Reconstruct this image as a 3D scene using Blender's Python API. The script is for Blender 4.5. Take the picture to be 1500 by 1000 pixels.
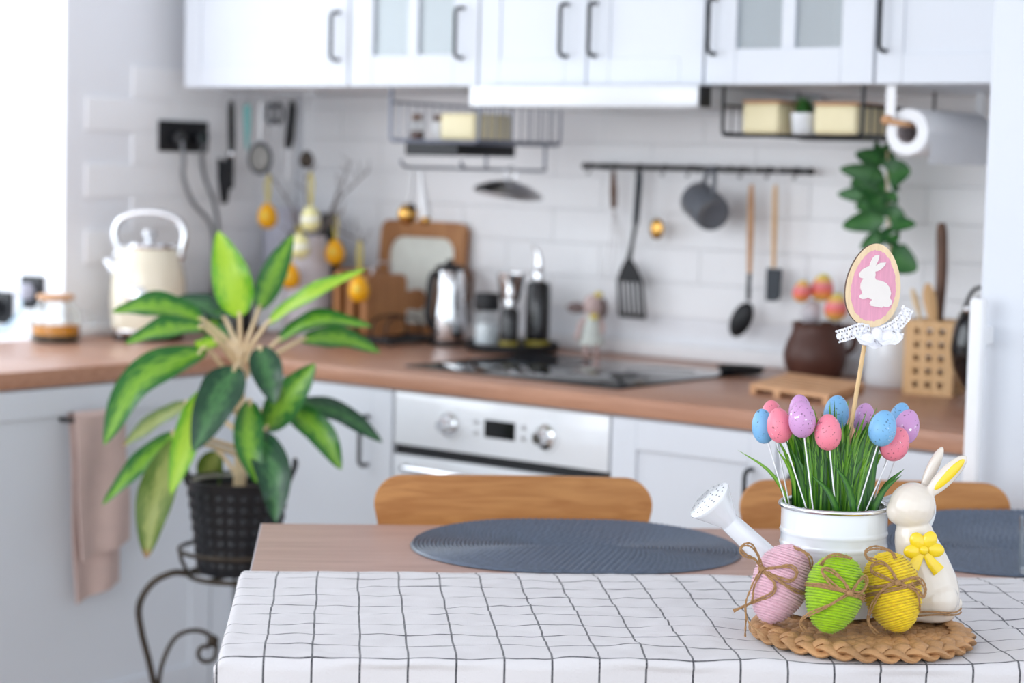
import bpy, bmesh, math, random
from mathutils import Vector, Matrix, noise

for _o in list(bpy.data.objects):
    bpy.data.objects.remove(_o)
scn = bpy.context.scene
COL = scn.collection
PI = math.pi
random.seed(7)

# ------------------------------------------------------------------ camera
cam_d = bpy.data.cameras.new('camera')
cam = bpy.data.objects.new('camera', cam_d)
COL.objects.link(cam)
cam.matrix_world = Matrix(((0.784230, -0.072865, 0.616177, 4.13454),
                           (0.619928, 0.050484, -0.783033, -4.03329),
                           (0.025949, 0.996063, 0.084762, 1.36054),
                           (0, 0, 0, 1)))
cam_d.sensor_width = 36.0
cam_d.lens = 71.845
cam_d.clip_start = 0.05
cam_d.dof.use_dof = True
cam_d.dof.focus_distance = 2.60
cam_d.dof.aperture_fstop = 3.4
scn.camera = cam

# ------------------------------------------------------------------ world, daylight, exposure
world = bpy.data.worlds.new('world')
scn.world = world
world.use_nodes = True
bgn = world.node_tree.nodes['Background']
bgn.inputs['Color'].default_value = (0.83, 0.915, 1.0, 1)
bgn.inputs['Strength'].default_value = 1.5


def area(name, loc, target, sx, sy, power, col):
    d = bpy.data.lights.new(name, 'AREA')
    d.shape = 'RECTANGLE'
    d.size = sx
    d.size_y = sy
    d.energy = power
    d.color = col
    o = bpy.data.objects.new(name, d)
    COL.objects.link(o)
    o.location = loc
    o.rotation_euler = (Vector(target) - Vector(loc)).to_track_quat('-Z', 'Y').to_euler()
    return o


area('window_left_offscreen', (-0.47, -1.75, 1.62), (2.0, -1.75, 1.45), 2.1, 1.35, 13, (0.90, 0.95, 1.0))
area('window_room_offscreen', (1.5, -5.25, 1.75), (2.4, -1.0, 0.9), 3.0, 1.7, 32, (0.95, 0.97, 1.0))

scn.view_settings.view_transform = 'Standard'
scn.view_settings.look = 'None'
scn.view_settings.gamma = 1.0
scn.view_settings.use_curve_mapping = False
scn.view_settings.exposure = 0.47

# ------------------------------------------------------------------ materials


def lin(r, g, b):
    def f(c):
        c /= 255.0
        return c / 12.92 if c <= 0.04045 else ((c + 0.055) / 1.055) ** 2.4
    return (f(r), f(g), f(b))


def newmat(name):
    m = bpy.data.materials.new(name)
    m.use_nodes = True
    return m, m.node_tree, m.node_tree.nodes['Principled BSDF']


def mul(c, k):
    return tuple(min(1.0, x * k) for x in c) + (1.0,)


def M(name, col, rough=0.5, metal=0.0, var=0.05, scale=25.0, bump=0.0, bscale=120.0, coat=0.0, trans=0.0,
      sheen=0.0, ior=1.45, sss=0.0, stretch=None):
    m, nt, p = newmat(name)
    p.inputs['Roughness'].default_value = rough
    p.inputs['Metallic'].default_value = metal
    p.inputs['Coat Weight'].default_value = coat
    p.inputs['Coat Roughness'].default_value = 0.06
    p.inputs['Transmission Weight'].default_value = trans
    p.inputs['Sheen Weight'].default_value = sheen
    p.inputs['IOR'].default_value = ior
    tc = nt.nodes.new('ShaderNodeTexCoord')
    mp = nt.nodes.new('ShaderNodeMapping')
    if stretch:
        mp.inputs['Scale'].default_value = stretch
    nt.links.new(tc.outputs['Object'], mp.inputs['Vector'])
    nz = nt.nodes.new('ShaderNodeTexNoise')
    nz.inputs['Scale'].default_value = scale
    nz.inputs['Detail'].default_value = 4
    nt.links.new(mp.outputs['Vector'], nz.inputs['Vector'])
    rp = nt.nodes.new('ShaderNodeValToRGB')
    rp.color_ramp.elements[0].position = 0.3
    rp.color_ramp.elements[1].position = 0.7
    rp.color_ramp.elements[0].color = mul(col, 1 - var)
    rp.color_ramp.elements[1].color = mul(col, 1 + var)
    nt.links.new(nz.outputs['Fac'], rp.inputs['Fac'])
    nt.links.new(rp.outputs['Color'], p.inputs['Base Color'])
    if sss:
        p.inputs['Subsurface Weight'].default_value = sss
        p.inputs['Subsurface Scale'].default_value = 0.01
    if bump:
        n2 = nt.nodes.new('ShaderNodeTexNoise')
        n2.inputs['Scale'].default_value = bscale
        n2.inputs['Detail'].default_value = 3
        nt.links.new(mp.outputs['Vector'], n2.inputs['Vector'])
        b = nt.nodes.new('ShaderNodeBump')
        b.inputs['Strength'].default_value = bump
        b.inputs['Distance'].default_value = 0.002
        nt.links.new(n2.outputs['Fac'], b.inputs['Height'])
        nt.links.new(b.outputs['Normal'], p.inputs['Normal'])
    return m


def WOOD(name, c1, c2, rough=0.45, axis=0, scale=9.0, stretch=14.0, coat=0.0, knots=False):
    m, nt, p = newmat(name)
    p.inputs['Roughness'].default_value = rough
    p.inputs['Coat Weight'].default_value = coat
    tc = nt.nodes.new('ShaderNodeTexCoord')
    mp = nt.nodes.new('ShaderNodeMapping')
    s = [stretch, stretch, stretch]
    s[axis] = 1.0
    mp.inputs['Scale'].default_value = s
    nt.links.new(tc.outputs['Object'], mp.inputs['Vector'])
    nz = nt.nodes.new('ShaderNodeTexNoise')
    nz.inputs['Scale'].default_value = scale
    nz.inputs['Detail'].default_value = 6
    nz.inputs['Distortion'].default_value = 0.6
    nt.links.new(mp.outputs['Vector'], nz.inputs['Vector'])
    rp = nt.nodes.new('ShaderNodeValToRGB')
    rp.color_ramp.elements[0].position = 0.32
    rp.color_ramp.elements[1].position = 0.68
    rp.color_ramp.elements[0].color = c1 + (1,)
    rp.color_ramp.elements[1].color = c2 + (1,)
    nt.links.new(nz.outputs['Fac'], rp.inputs['Fac'])
    out = rp.outputs['Color']
    if knots:
        n3 = nt.nodes.new('ShaderNodeTexNoise')
        n3.inputs['Scale'].default_value = 3.2
        mp3 = nt.nodes.new('ShaderNodeMapping')
        mp3.inputs['Scale'].default_value = (1.0, 4.5, 1.0)
        nt.links.new(tc.outputs['Object'], mp3.inputs['Vector'])
        nt.links.new(mp3.outputs['Vector'], n3.inputs['Vector'])
        r3 = nt.nodes.new('ShaderNodeValToRGB')
        r3.color_ramp.elements[0].position = 0.66
        r3.color_ramp.elements[1].position = 0.78
        nt.links.new(n3.outputs['Fac'], r3.inputs['Fac'])
        mx = nt.nodes.new('ShaderNodeMix')
        mx.data_type = 'RGBA'
        nt.links.new(r3.outputs['Color'], mx.inputs[0])
        nt.links.new(out, mx.inputs[6])
        mx.inputs[7].default_value = tuple(x * 0.62 for x in c1) + (1,)
        out = mx.outputs[2]
    nt.links.new(out, p.inputs['Base Color'])
    b = nt.nodes.new('ShaderNodeBump')
    b.inputs['Strength'].default_value = 0.08
    b.inputs['Distance'].default_value = 0.001
    nt.links.new(nz.outputs['Fac'], b.inputs['Height'])
    nt.links.new(b.outputs['Normal'], p.inputs['Normal'])
    return m


def GLASS(name, col=(1, 1, 1), rough=0.02, alpha=0.25):
    # thin clear glass: mostly see-through with a glossy reflection
    m, nt, p = newmat(name)
    out = nt.nodes['Material Output']
    tr = nt.nodes.new('ShaderNodeBsdfTransparent')
    tr.inputs['Color'].default_value = col + (1,)
    gl = nt.nodes.new('ShaderNodeBsdfGlossy')
    gl.inputs['Roughness'].default_value = rough
    lw = nt.nodes.new('ShaderNodeLayerWeight')
    lw.inputs['Blend'].default_value = 0.5
    fr = nt.nodes.new('ShaderNodeMath')
    fr.operation = 'POWER'
    fr.inputs[1].default_value = 4.0
    nt.links.new(lw.outputs['Facing'], fr.inputs[0])
    ad = nt.nodes.new('ShaderNodeMath')
    ad.operation = 'ADD'
    ad.inputs[1].default_value = alpha
    nt.links.new(fr.outputs[0], ad.inputs[0])
    mx = nt.nodes.new('ShaderNodeMixShader')
    nt.links.new(ad.outputs['Value'], mx.inputs['Fac'])
    nt.links.new(tr.outputs['BSDF'], mx.inputs[1])
    nt.links.new(gl.outputs['BSDF'], mx.inputs[2])
    nt.links.new(mx.outputs['Shader'], out.inputs['Surface'])
    return m


def LEAF(name, edge, mid, back=0.25, rough=0.35, vein=True, tip=None, stripe=0.16):
    """leaf material driven by the leaf's own UV: v along, u across (0.5 = midrib)"""
    m, nt, p = newmat(name)
    L = nt.links
    uv = nt.nodes.new('ShaderNodeUVMap')
    sp = nt.nodes.new('ShaderNodeSeparateXYZ')
    L.new(uv.outputs['UV'], sp.inputs['Vector'])
    a = nt.nodes.new('ShaderNodeMath'); a.operation = 'SUBTRACT'; a.inputs[1].default_value = 0.5
    L.new(sp.outputs['X'], a.inputs[0])
    b = nt.nodes.new('ShaderNodeMath'); b.operation = 'ABSOLUTE'
    L.new(a.outputs[0], b.inputs[0])
    mp = nt.nodes.new('ShaderNodeMapping')
    mp.inputs['Scale'].default_value = (9, 7, 1)
    L.new(uv.outputs['UV'], mp.inputs['Vector'])
    nz = nt.nodes.new('ShaderNodeTexNoise')
    nz.inputs['Scale'].default_value = 1.6
    nz.inputs['Detail'].default_value = 5
    oi = nt.nodes.new('ShaderNodeObjectInfo')
    ad3 = nt.nodes.new('ShaderNodeVectorMath'); ad3.operation = 'ADD'
    cmb = nt.nodes.new('ShaderNodeCombineXYZ')
    k = nt.nodes.new('ShaderNodeMath'); k.operation = 'MULTIPLY'; k.inputs[1].default_value = 37.0
    L.new(oi.outputs['Random'], k.inputs[0])
    L.new(k.outputs[0], cmb.inputs['Z'])
    L.new(mp.outputs['Vector'], ad3.inputs[0])
    L.new(cmb.outputs['Vector'], ad3.inputs[1])
    L.new(ad3.outputs['Vector'], nz.inputs['Vector'])
    c = nt.nodes.new('ShaderNodeMath'); c.operation = 'MULTIPLY_ADD'
    c.inputs[1].default_value = 0.85
    L.new(nz.outputs['Fac'], c.inputs[0])
    d = nt.nodes.new('ShaderNodeMath'); d.operation = 'SUBTRACT'; d.inputs[1].default_value = 0.40
    L.new(b.outputs[0], d.inputs[0])
    L.new(d.outputs[0], c.inputs[2])
    rp = nt.nodes.new('ShaderNodeValToRGB')
    e = rp.color_ramp.elements
    e[0].position = stripe * 0.5
    e[0].color = mid + (1,)
    e[1].position = stripe * 0.5 + 0.26
    e[1].color = edge + (1,)
    x = e.new(0.62)
    x.color = tuple(min(1, q * 0.75) for q in edge) + (1,)
    L.new(c.outputs[0], rp.inputs['Fac'])
    out = rp.outputs['Color']
    if tip:
        r2 = nt.nodes.new('ShaderNodeValToRGB')
        r2.color_ramp.elements[0].position = 0.90
        r2.color_ramp.elements[1].position = 0.97
        L.new(sp.outputs['Y'], r2.inputs['Fac'])
        mx = nt.nodes.new('ShaderNodeMix'); mx.data_type = 'RGBA'
        L.new(r2.outputs['Color'], mx.inputs[0])
        L.new(out, mx.inputs[6])
        mx.inputs[7].default_value = tip + (1,)
        out = mx.outputs[2]
    L.new(out, p.inputs['Base Color'])
    p.inputs['Roughness'].default_value = rough
    tl = nt.nodes.new('ShaderNodeBsdfTranslucent')
    L.new(out, tl.inputs['Color'])
    ms = nt.nodes.new('ShaderNodeMixShader')
    ms.inputs['Fac'].default_value = back
    L.new(p.outputs['BSDF'], ms.inputs[1])
    L.new(tl.outputs['BSDF'], ms.inputs[2])
    L.new(ms.outputs['Shader'], nt.nodes['Material Output'].inputs['Surface'])
    return m


def SPECK(name, col):
    """pastel foam egg with dark specks and silver foil flecks"""
    m, nt, p = newmat(name)
    L = nt.links
    tc = nt.nodes.new('ShaderNodeTexCoord')
    oi = nt.nodes.new('ShaderNodeObjectInfo')
    ad = nt.nodes.new('ShaderNodeVectorMath'); ad.operation = 'ADD'
    L.new(tc.outputs['Object'], ad.inputs[0])
    L.new(oi.outputs['Random'], ad.inputs[1])
    n1 = nt.nodes.new('ShaderNodeTexNoise'); n1.inputs['Scale'].default_value = 260; n1.inputs['Detail'].default_value = 3
    n2 = nt.nodes.new('ShaderNodeTexNoise'); n2.inputs['Scale'].default_value = 45; n2.inputs['Detail'].default_value = 5
    n2.inputs['Roughness'].default_value = 0.8
    L.new(ad.outputs['Vector'], n1.inputs['Vector'])
    L.new(ad.outputs['Vector'], n2.inputs['Vector'])
    r1 = nt.nodes.new('ShaderNodeValToRGB')
    r1.color_ramp.elements[0].position = 0.63
    r1.color_ramp.elements[1].position = 0.69
    L.new(n1.outputs['Fac'], r1.inputs['Fac'])
    r2 = nt.nodes.new('ShaderNodeValToRGB')
    r2.color_ramp.elements[0].position = 0.625
    r2.color_ramp.elements[1].position = 0.655
    L.new(n2.outputs['Fac'], r2.inputs['Fac'])
    m1 = nt.nodes.new('ShaderNodeMix'); m1.data_type = 'RGBA'
    L.new(r1.outputs['Color'], m1.inputs[0])
    m1.inputs[6].default_value = col + (1,)
    m1.inputs[7].default_value = tuple(x * 0.32 for x in col) + (1,)
    m2 = nt.nodes.new('ShaderNodeMix'); m2.data_type = 'RGBA'
    L.new(r2.outputs['Color'], m2.inputs[0])
    L.new(m1.outputs[2], m2.inputs[6])
    m2.inputs[7].default_value = (0.85, 0.85, 0.85, 1)
    L.new(m2.outputs[2], p.inputs['Base Color'])
    L.new(r2.outputs['Color'], p.inputs['Metallic'])
    p.inputs['Roughness'].default_value = 0.38
    b = nt.nodes.new('ShaderNodeBump'); b.inputs['Strength'].default_value = 0.25; b.inputs['Distance'].default_value = 0.001
    L.new(n2.outputs['Fac'], b.inputs['Height'])
    L.new(b.outputs['Normal'], p.inputs['Normal'])
    return m


def CHECK(name, base, line, pitch, width, a0, b0):
    """white crinkled cotton with a woven dark check; UV = cloth metres"""
    m, nt, p = newmat(name)
    L = nt.links
    uv = nt.nodes.new('ShaderNodeUVMap')
    sp = nt.nodes.new('ShaderNodeSeparateXYZ')
    L.new(uv.outputs['UV'], sp.inputs['Vector'])
    nz = nt.nodes.new('ShaderNodeTexNoise')
    nz.inputs['Scale'].default_value = 420
    nz.inputs['Detail'].default_value = 2
    L.new(uv.outputs['UV'], nz.inputs['Vector'])
    masks = []
    for ax, off in (('X', a0), ('Y', b0)):
        s = nt.nodes.new('ShaderNodeMath'); s.operation = 'SUBTRACT'; s.inputs[1].default_value = off - pitch * 0.5
        L.new(sp.outputs[ax], s.inputs[0])
        d = nt.nodes.new('ShaderNodeMath'); d.operation = 'DIVIDE'; d.inputs[1].default_value = pitch
        L.new(s.outputs[0], d.inputs[0])
        f = nt.nodes.new('ShaderNodeMath'); f.operation = 'FRACT'
        L.new(d.outputs[0], f.inputs[0])
        h = nt.nodes.new('ShaderNodeMath'); h.operation = 'SUBTRACT'; h.inputs[1].default_value = 0.5
        L.new(f.outputs[0], h.inputs[0])
        ab = nt.nodes.new('ShaderNodeMath'); ab.operation = 'ABSOLUTE'
        L.new(h.outputs[0], ab.inputs[0])
        lt = nt.nodes.new('ShaderNodeMath'); lt.operation = 'LESS_THAN'; lt.inputs[1].default_value = width / pitch * 0.5
        L.new(ab.outputs[0], lt.inputs[0])
        masks.append(lt)
    mx = nt.nodes.new('ShaderNodeMath'); mx.operation = 'MAXIMUM'
    L.new(masks[0].outputs[0], mx.inputs[0])
    L.new(masks[1].outputs[0], mx.inputs[1])
    thr = nt.nodes.new('ShaderNodeMapRange')
    thr.inputs['From Min'].default_value = 0.35
    thr.inputs['From Max'].default_value = 0.62
    thr.inputs['To Min'].default_value = 1.0
    thr.inputs['To Max'].default_value = 0.80
    L.new(nz.outputs['Fac'], thr.inputs['Value'])
    mm = nt.nodes.new('ShaderNodeMath'); mm.operation = 'MULTIPLY'
    L.new(mx.outputs[0], mm.inputs[0])
    L.new(thr.outputs['Result'], mm.inputs[1])
    mc = nt.nodes.new('ShaderNodeMix'); mc.data_type = 'RGBA'
    L.new(mm.outputs[0], mc.inputs[0])
    mc.inputs[6].default_value = base + (1,)
    mc.inputs[7].default_value = line + (1,)
    L.new(mc.outputs[2], p.inputs['Base Color'])
    p.inputs['Roughness'].default_value = 0.9
    p.inputs['Sheen Weight'].default_value = 0.2
    n4 = nt.nodes.new('ShaderNodeTexNoise')
    n4.inputs['Scale'].default_value = 420
    n4.inputs['Detail'].default_value = 4
    L.new(uv.outputs['UV'], n4.inputs['Vector'])
    b = nt.nodes.new('ShaderNodeBump'); b.inputs['Strength'].default_value = 0.6; b.inputs['Distance'].default_value = 0.001
    L.new(n4.outputs['Fac'], b.inputs['Height'])
    L.new(b.outputs['Normal'], p.inputs['Normal'])
    return m


MT = {}
MT['wall'] = M('wall_paint', lin(240, 241, 245), 0.7, var=0.015, scale=3)
MT['tile'] = M('glazed_white_tile', lin(248, 248, 250), 0.45, var=0.015, scale=9)
MT['floor'] = WOOD('floor_boards', lin(150, 125, 105), lin(175, 150, 128), 0.5, 0, 4, 10)
MT['cab'] = M('cabinet_white_paint', lin(219, 223, 230), 0.4, var=0.012, scale=4)
MT['cabgrey'] = M('cabinet_offwhite_paint', lin(219, 223, 230), 0.4, var=0.012, scale=4)
MT['inside'] = M('cabinet_inside', lin(226, 232, 235), 0.6, var=0.02)
MT['black'] = M('black_metal', lin(30, 32, 36), 0.4, 0.3, var=0.1)
MT['plast'] = M('black_plastic', lin(22, 23, 27), 0.5, var=0.08)
MT['bgloss'] = M('black_gloss', lin(14, 15, 20), 0.06, var=0.05, coat=0.4)
MT['hob'] = M('hob_black_glass', lin(16, 16, 18), 0.04, var=0.02)
MT['dgrey'] = M('dark_grey_nylon', lin(52, 58, 66), 0.5, var=0.06)
MT['top'] = WOOD('worktop_walnut_laminate', lin(170, 122, 96), lin(190, 142, 116), 0.32, 0, 5, 16)
MT['table'] = WOOD('table_oak_laminate', lin(168, 134, 122), lin(190, 158, 146), 0.38, 0, 5, 18, knots=True)
MT['edge'] = M('table_edge_band', lin(205, 200, 205), 0.5, var=0.03)
MT['oak'] = WOOD('oak_ply', lin(170, 112, 60), lin(198, 141, 84), 0.4, 0, 6, 16)
MT['beech'] = WOOD('beech_wood', lin(196, 146, 104), lin(218, 172, 130), 0.5, 0, 8, 10)
MT['bam'] = WOOD('bamboo_wood', lin(212, 166, 112), lin(230, 190, 140), 0.5, 2, 8, 10)
MT['brd'] = WOOD('board_wood', lin(158, 104, 62), lin(190, 136, 88), 0.5, 2, 8, 10)
MT['dwood'] = WOOD('dark_wood', lin(84, 58, 44), lin(120, 84, 62), 0.5, 2, 8, 10)
MT['chrome'] = M('polished_steel', (0.82, 0.83, 0.85), 0.12, 1.0, var=0.02)
MT['steel'] = M('brushed_steel', (0.62, 0.62, 0.63), 0.3, 1.0, var=0.05)
MT['silver'] = M('silver_rim', (0.78, 0.79, 0.81), 0.2, 1.0, var=0.04)
MT['brass'] = M('brass', lin(206, 160, 88), 0.22, 1.0, var=0.05)
MT['cream'] = M('cream_enamel', lin(236, 228, 206), 0.2, var=0.015, coat=0.5)
MT['creambox'] = M('cream_tin', lin(236, 224, 184), 0.4, var=0.02)
MT['white'] = M('white_enamel', lin(228, 231, 235), 0.16, var=0.01, coat=0.6)
MT['whitem'] = M('white_matt', lin(240, 240, 242), 0.6, var=0.015)
MT['paper'] = M('tissue_paper', lin(243, 244, 247), 0.9, var=0.015, bump=0.2, bscale=60)
MT['card'] = M('grey_card', lin(190, 182, 184), 0.9)
MT['mauve'] = M('mauve_ceramic', lin(212, 206, 212), 0.5, var=0.03)
MT['lav'] = M('lavender_grey', lin(188, 188, 202), 0.5, var=0.04)
MT['mug'] = M('grey_stoneware', lin(104, 108, 116), 0.35, var=0.06)
MT['mugfoot'] = M('raw_clay', lin(172, 158, 146), 0.8)
MT['clay'] = M('brown_clay', lin(84, 50, 40), 0.45, var=0.12, scale=14)
MT['teal'] = M('teal_plastic', lin(110, 172, 170), 0.4)
MT['cable'] = M('grey_cable', lin(122, 124, 128), 0.5)
MT['cablel'] = M('pale_cable', lin(176, 198, 212), 0.5)
MT['iron'] = M('bronzed_iron', lin(66, 58, 50), 0.45, 0.6, var=0.3, scale=30)
MT['potblk'] = M('black_basket_plastic', lin(30, 31, 36), 0.42, var=0.1)
MT['liner'] = M('grey_liner', lin(170, 170, 162), 0.6)
MT['soil'] = M('soil', lin(60, 45, 36), 0.95, var=0.3, scale=80, bump=0.6)
MT['stem'] = M('cream_stalk', lin(222, 196, 158), 0.5, var=0.1, scale=40)
MT['towel'] = M('dusty_pink_towel', lin(204, 178, 170), 0.95, var=0.05, bump=0.5, bscale=300, sheen=0.3)
MT['glass'] = GLASS('clear_glass', (0.97, 0.985, 0.985), 0.02, 0.04)
MT['pane'] = GLASS('cabinet_glass', (0.90, 0.96, 0.98), 0.35, 0.20)
MT['tea'] = M('tea', lin(214, 140, 22), 0.05, var=0.15, scale=12)
MT['tealeaf'] = M('steeped_leaves', lin(66, 52, 28), 0.7, var=0.4, scale=60)
MT['salt'] = M('white_granules', lin(236, 238, 242), 0.8, var=0.03, scale=90)
MT['oil'] = M('yellow_label', lin(150, 136, 50), 0.5)
MT['orange'] = M('orange_egg', lin(246, 176, 20), 0.35, var=0.1, scale=30)
MT['paleegg'] = M('pale_yellow_egg', lin(242, 236, 176), 0.4, var=0.08, scale=40)
MT['band'] = M('white_egg_band', lin(244, 244, 236), 0.4)
MT['ribbon'] = M('yellow_ribbon', lin(232, 214, 92), 0.6)
MT['twig'] = M('grey_twig', lin(112, 104, 100), 0.8, var=0.15)
MT['pink'] = SPECK('pink_foam_egg', lin(238, 132, 152))
MT['blue'] = SPECK('blue_foam_egg', lin(122, 178, 222))
MT['lilac'] = SPECK('lilac_foam_egg', lin(202, 150, 200))
MT['pick'] = M('white_wire', lin(235, 235, 238), 0.4)
MT['ply'] = WOOD('pale_plywood', lin(222, 194, 154), lin(238, 214, 178), 0.6, 2, 10, 12)
MT['burnt'] = M('laser_burnt_edge', lin(92, 70, 60), 0.7, var=0.15)
MT['pinkpaint'] = M('pink_paint', lin(224, 158, 182), 0.7, var=0.06, scale=60, stretch=(6, 6, 0.6))
MT['rabbitwood'] = M('whitewashed_wood', lin(232, 226, 222), 0.7, var=0.02)
MT['stick'] = M('bamboo_stick', lin(218, 184, 134), 0.55, var=0.1, scale=60, stretch=(6, 6, 0.5))
MT['lace'] = M('white_lace', lin(240, 240, 246), 0.9, var=0.02, bump=0.5, bscale=500, sheen=0.3)
MT['bunny'] = M('ivory_ceramic', lin(226, 216, 204), 0.14, var=0.012, coat=0.7)
MT['yellow'] = M('yellow_glaze', lin(240, 208, 40), 0.2, var=0.04, coat=0.5)
MT['ypink'] = M('pink_yarn', lin(222, 176, 190), 0.95, var=0.08, scale=180, sheen=0.5, bump=0.5, bscale=700)
MT['ygreen'] = M('lime_yarn', lin(150, 190, 10), 0.9, var=0.14, scale=180, sheen=0.2, bump=0.5, bscale=700)
MT['yyellow'] = M('yellow_yarn', lin(232, 200, 26), 0.9, var=0.12, scale=180, sheen=0.2, bump=0.5, bscale=700)
MT['twine'] = M('jute_twine', lin(166, 128, 88), 0.9, var=0.22, scale=260, bump=0.8, bscale=600)
MT['sea'] = M('seagrass', lin(182, 138, 94), 0.55, var=0.3, scale=24, bump=0.7, bscale=260, stretch=(1, 1, 3))
MT['mat'] = M('blue_grey_plait', lin(86, 97, 114), 0.3, var=0.2, scale=140, bump=0.3, bscale=500)
MT['cloth'] = CHECK('checked_cotton', lin(208, 205, 207), lin(30, 31, 42), 0.0568, 0.0025, 0.0407, 0.014)
MT['doll'] = M('doll_skin', lin(206, 182, 178), 0.8, var=0.06)
MT['dollgrey'] = M('doll_felt', lin(128, 112, 110), 0.9)
MT['dress'] = M('doll_dress', lin(214, 220, 214), 0.9, var=0.06)
MT['dollyel'] = M('doll_yellow', lin(226, 206, 104), 0.8)
MT['candy'] = M('candy_stripes', lin(246, 128, 110), 0.5, var=0.0)
MT['led'] = M('display_black', lin(16, 18, 18), 0.1)
MT['grassd'] = LEAF('grass_blade', lin(36, 92, 28), lin(74, 132, 40), 0.2, 0.3, stripe=0.2)
MT['grassl'] = LEAF('grass_blade_light', lin(96, 158, 40), lin(140, 188, 60), 0.25, 0.3, stripe=0.2)
MT['lf_a'] = LEAF('leaf_lime', lin(104, 176, 40), lin(176, 216, 62), 0.3, 0.3, stripe=0.42)
MT['lf_b'] = LEAF('leaf_green', lin(44, 112, 44), lin(128, 178, 56), 0.22, 0.28, stripe=0.2)
MT['lf_c'] = LEAF('leaf_dark', lin(28, 72, 46), lin(70, 120, 70), 0.15, 0.25, stripe=0.1)
MT['lf_d'] = LEAF('leaf_olive', lin(88, 116, 40), lin(150, 160, 84), 0.2, 0.4, tip=lin(150, 106, 60), stripe=0.25)
MT['euc'] = LEAF('round_leaf', lin(48, 104, 52), lin(72, 130, 66), 0.2, 0.4, stripe=0.1)
MT['moss'] = M('small_green_leaves', lin(54, 110, 44), 0.6, var=0.35, scale=70)
MT['meshgrey'] = M('fine_mesh', lin(140, 138, 134), 0.7, 0.2)
MT['trayin'] = M('pale_panel', lin(234, 237, 228), 0.5)


def BANDS(name, cols, zscale, off=0.0):
    m, nt, p = newmat(name)
    tc = nt.nodes.new('ShaderNodeTexCoord')
    sp = nt.nodes.new('ShaderNodeSeparateXYZ')
    nt.links.new(tc.outputs['Object'], sp.inputs['Vector'])
    mr = nt.nodes.new('ShaderNodeMapRange')
    mr.inputs['From Min'].default_value = off
    mr.inputs['From Max'].default_value = off + zscale
    nt.links.new(sp.outputs['Z'], mr.inputs['Value'])
    rp = nt.nodes.new('ShaderNodeValToRGB')
    e = rp.color_ramp.elements
    while len(e) < len(cols):
        e.new(0.5)
    for i, c in enumerate(cols):
        e[i].position = i / (len(cols) - 1)
        e[i].color = c + (1,)
    nt.links.new(mr.outputs['Result'], rp.inputs['Fac'])
    nt.links.new(rp.outputs['Color'], p.inputs['Base Color'])
    p.inputs['Roughness'].default_value = 0.5
    return m


MT['candy'] = BANDS('candy_dyed_egg', [lin(250, 226, 120), lin(252, 170, 80), lin(250, 120, 110), lin(248, 140, 150), lin(250, 200, 110), lin(246, 236, 120)], 0.062, -0.031)

# ------------------------------------------------------------------ geometry helpers


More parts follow.
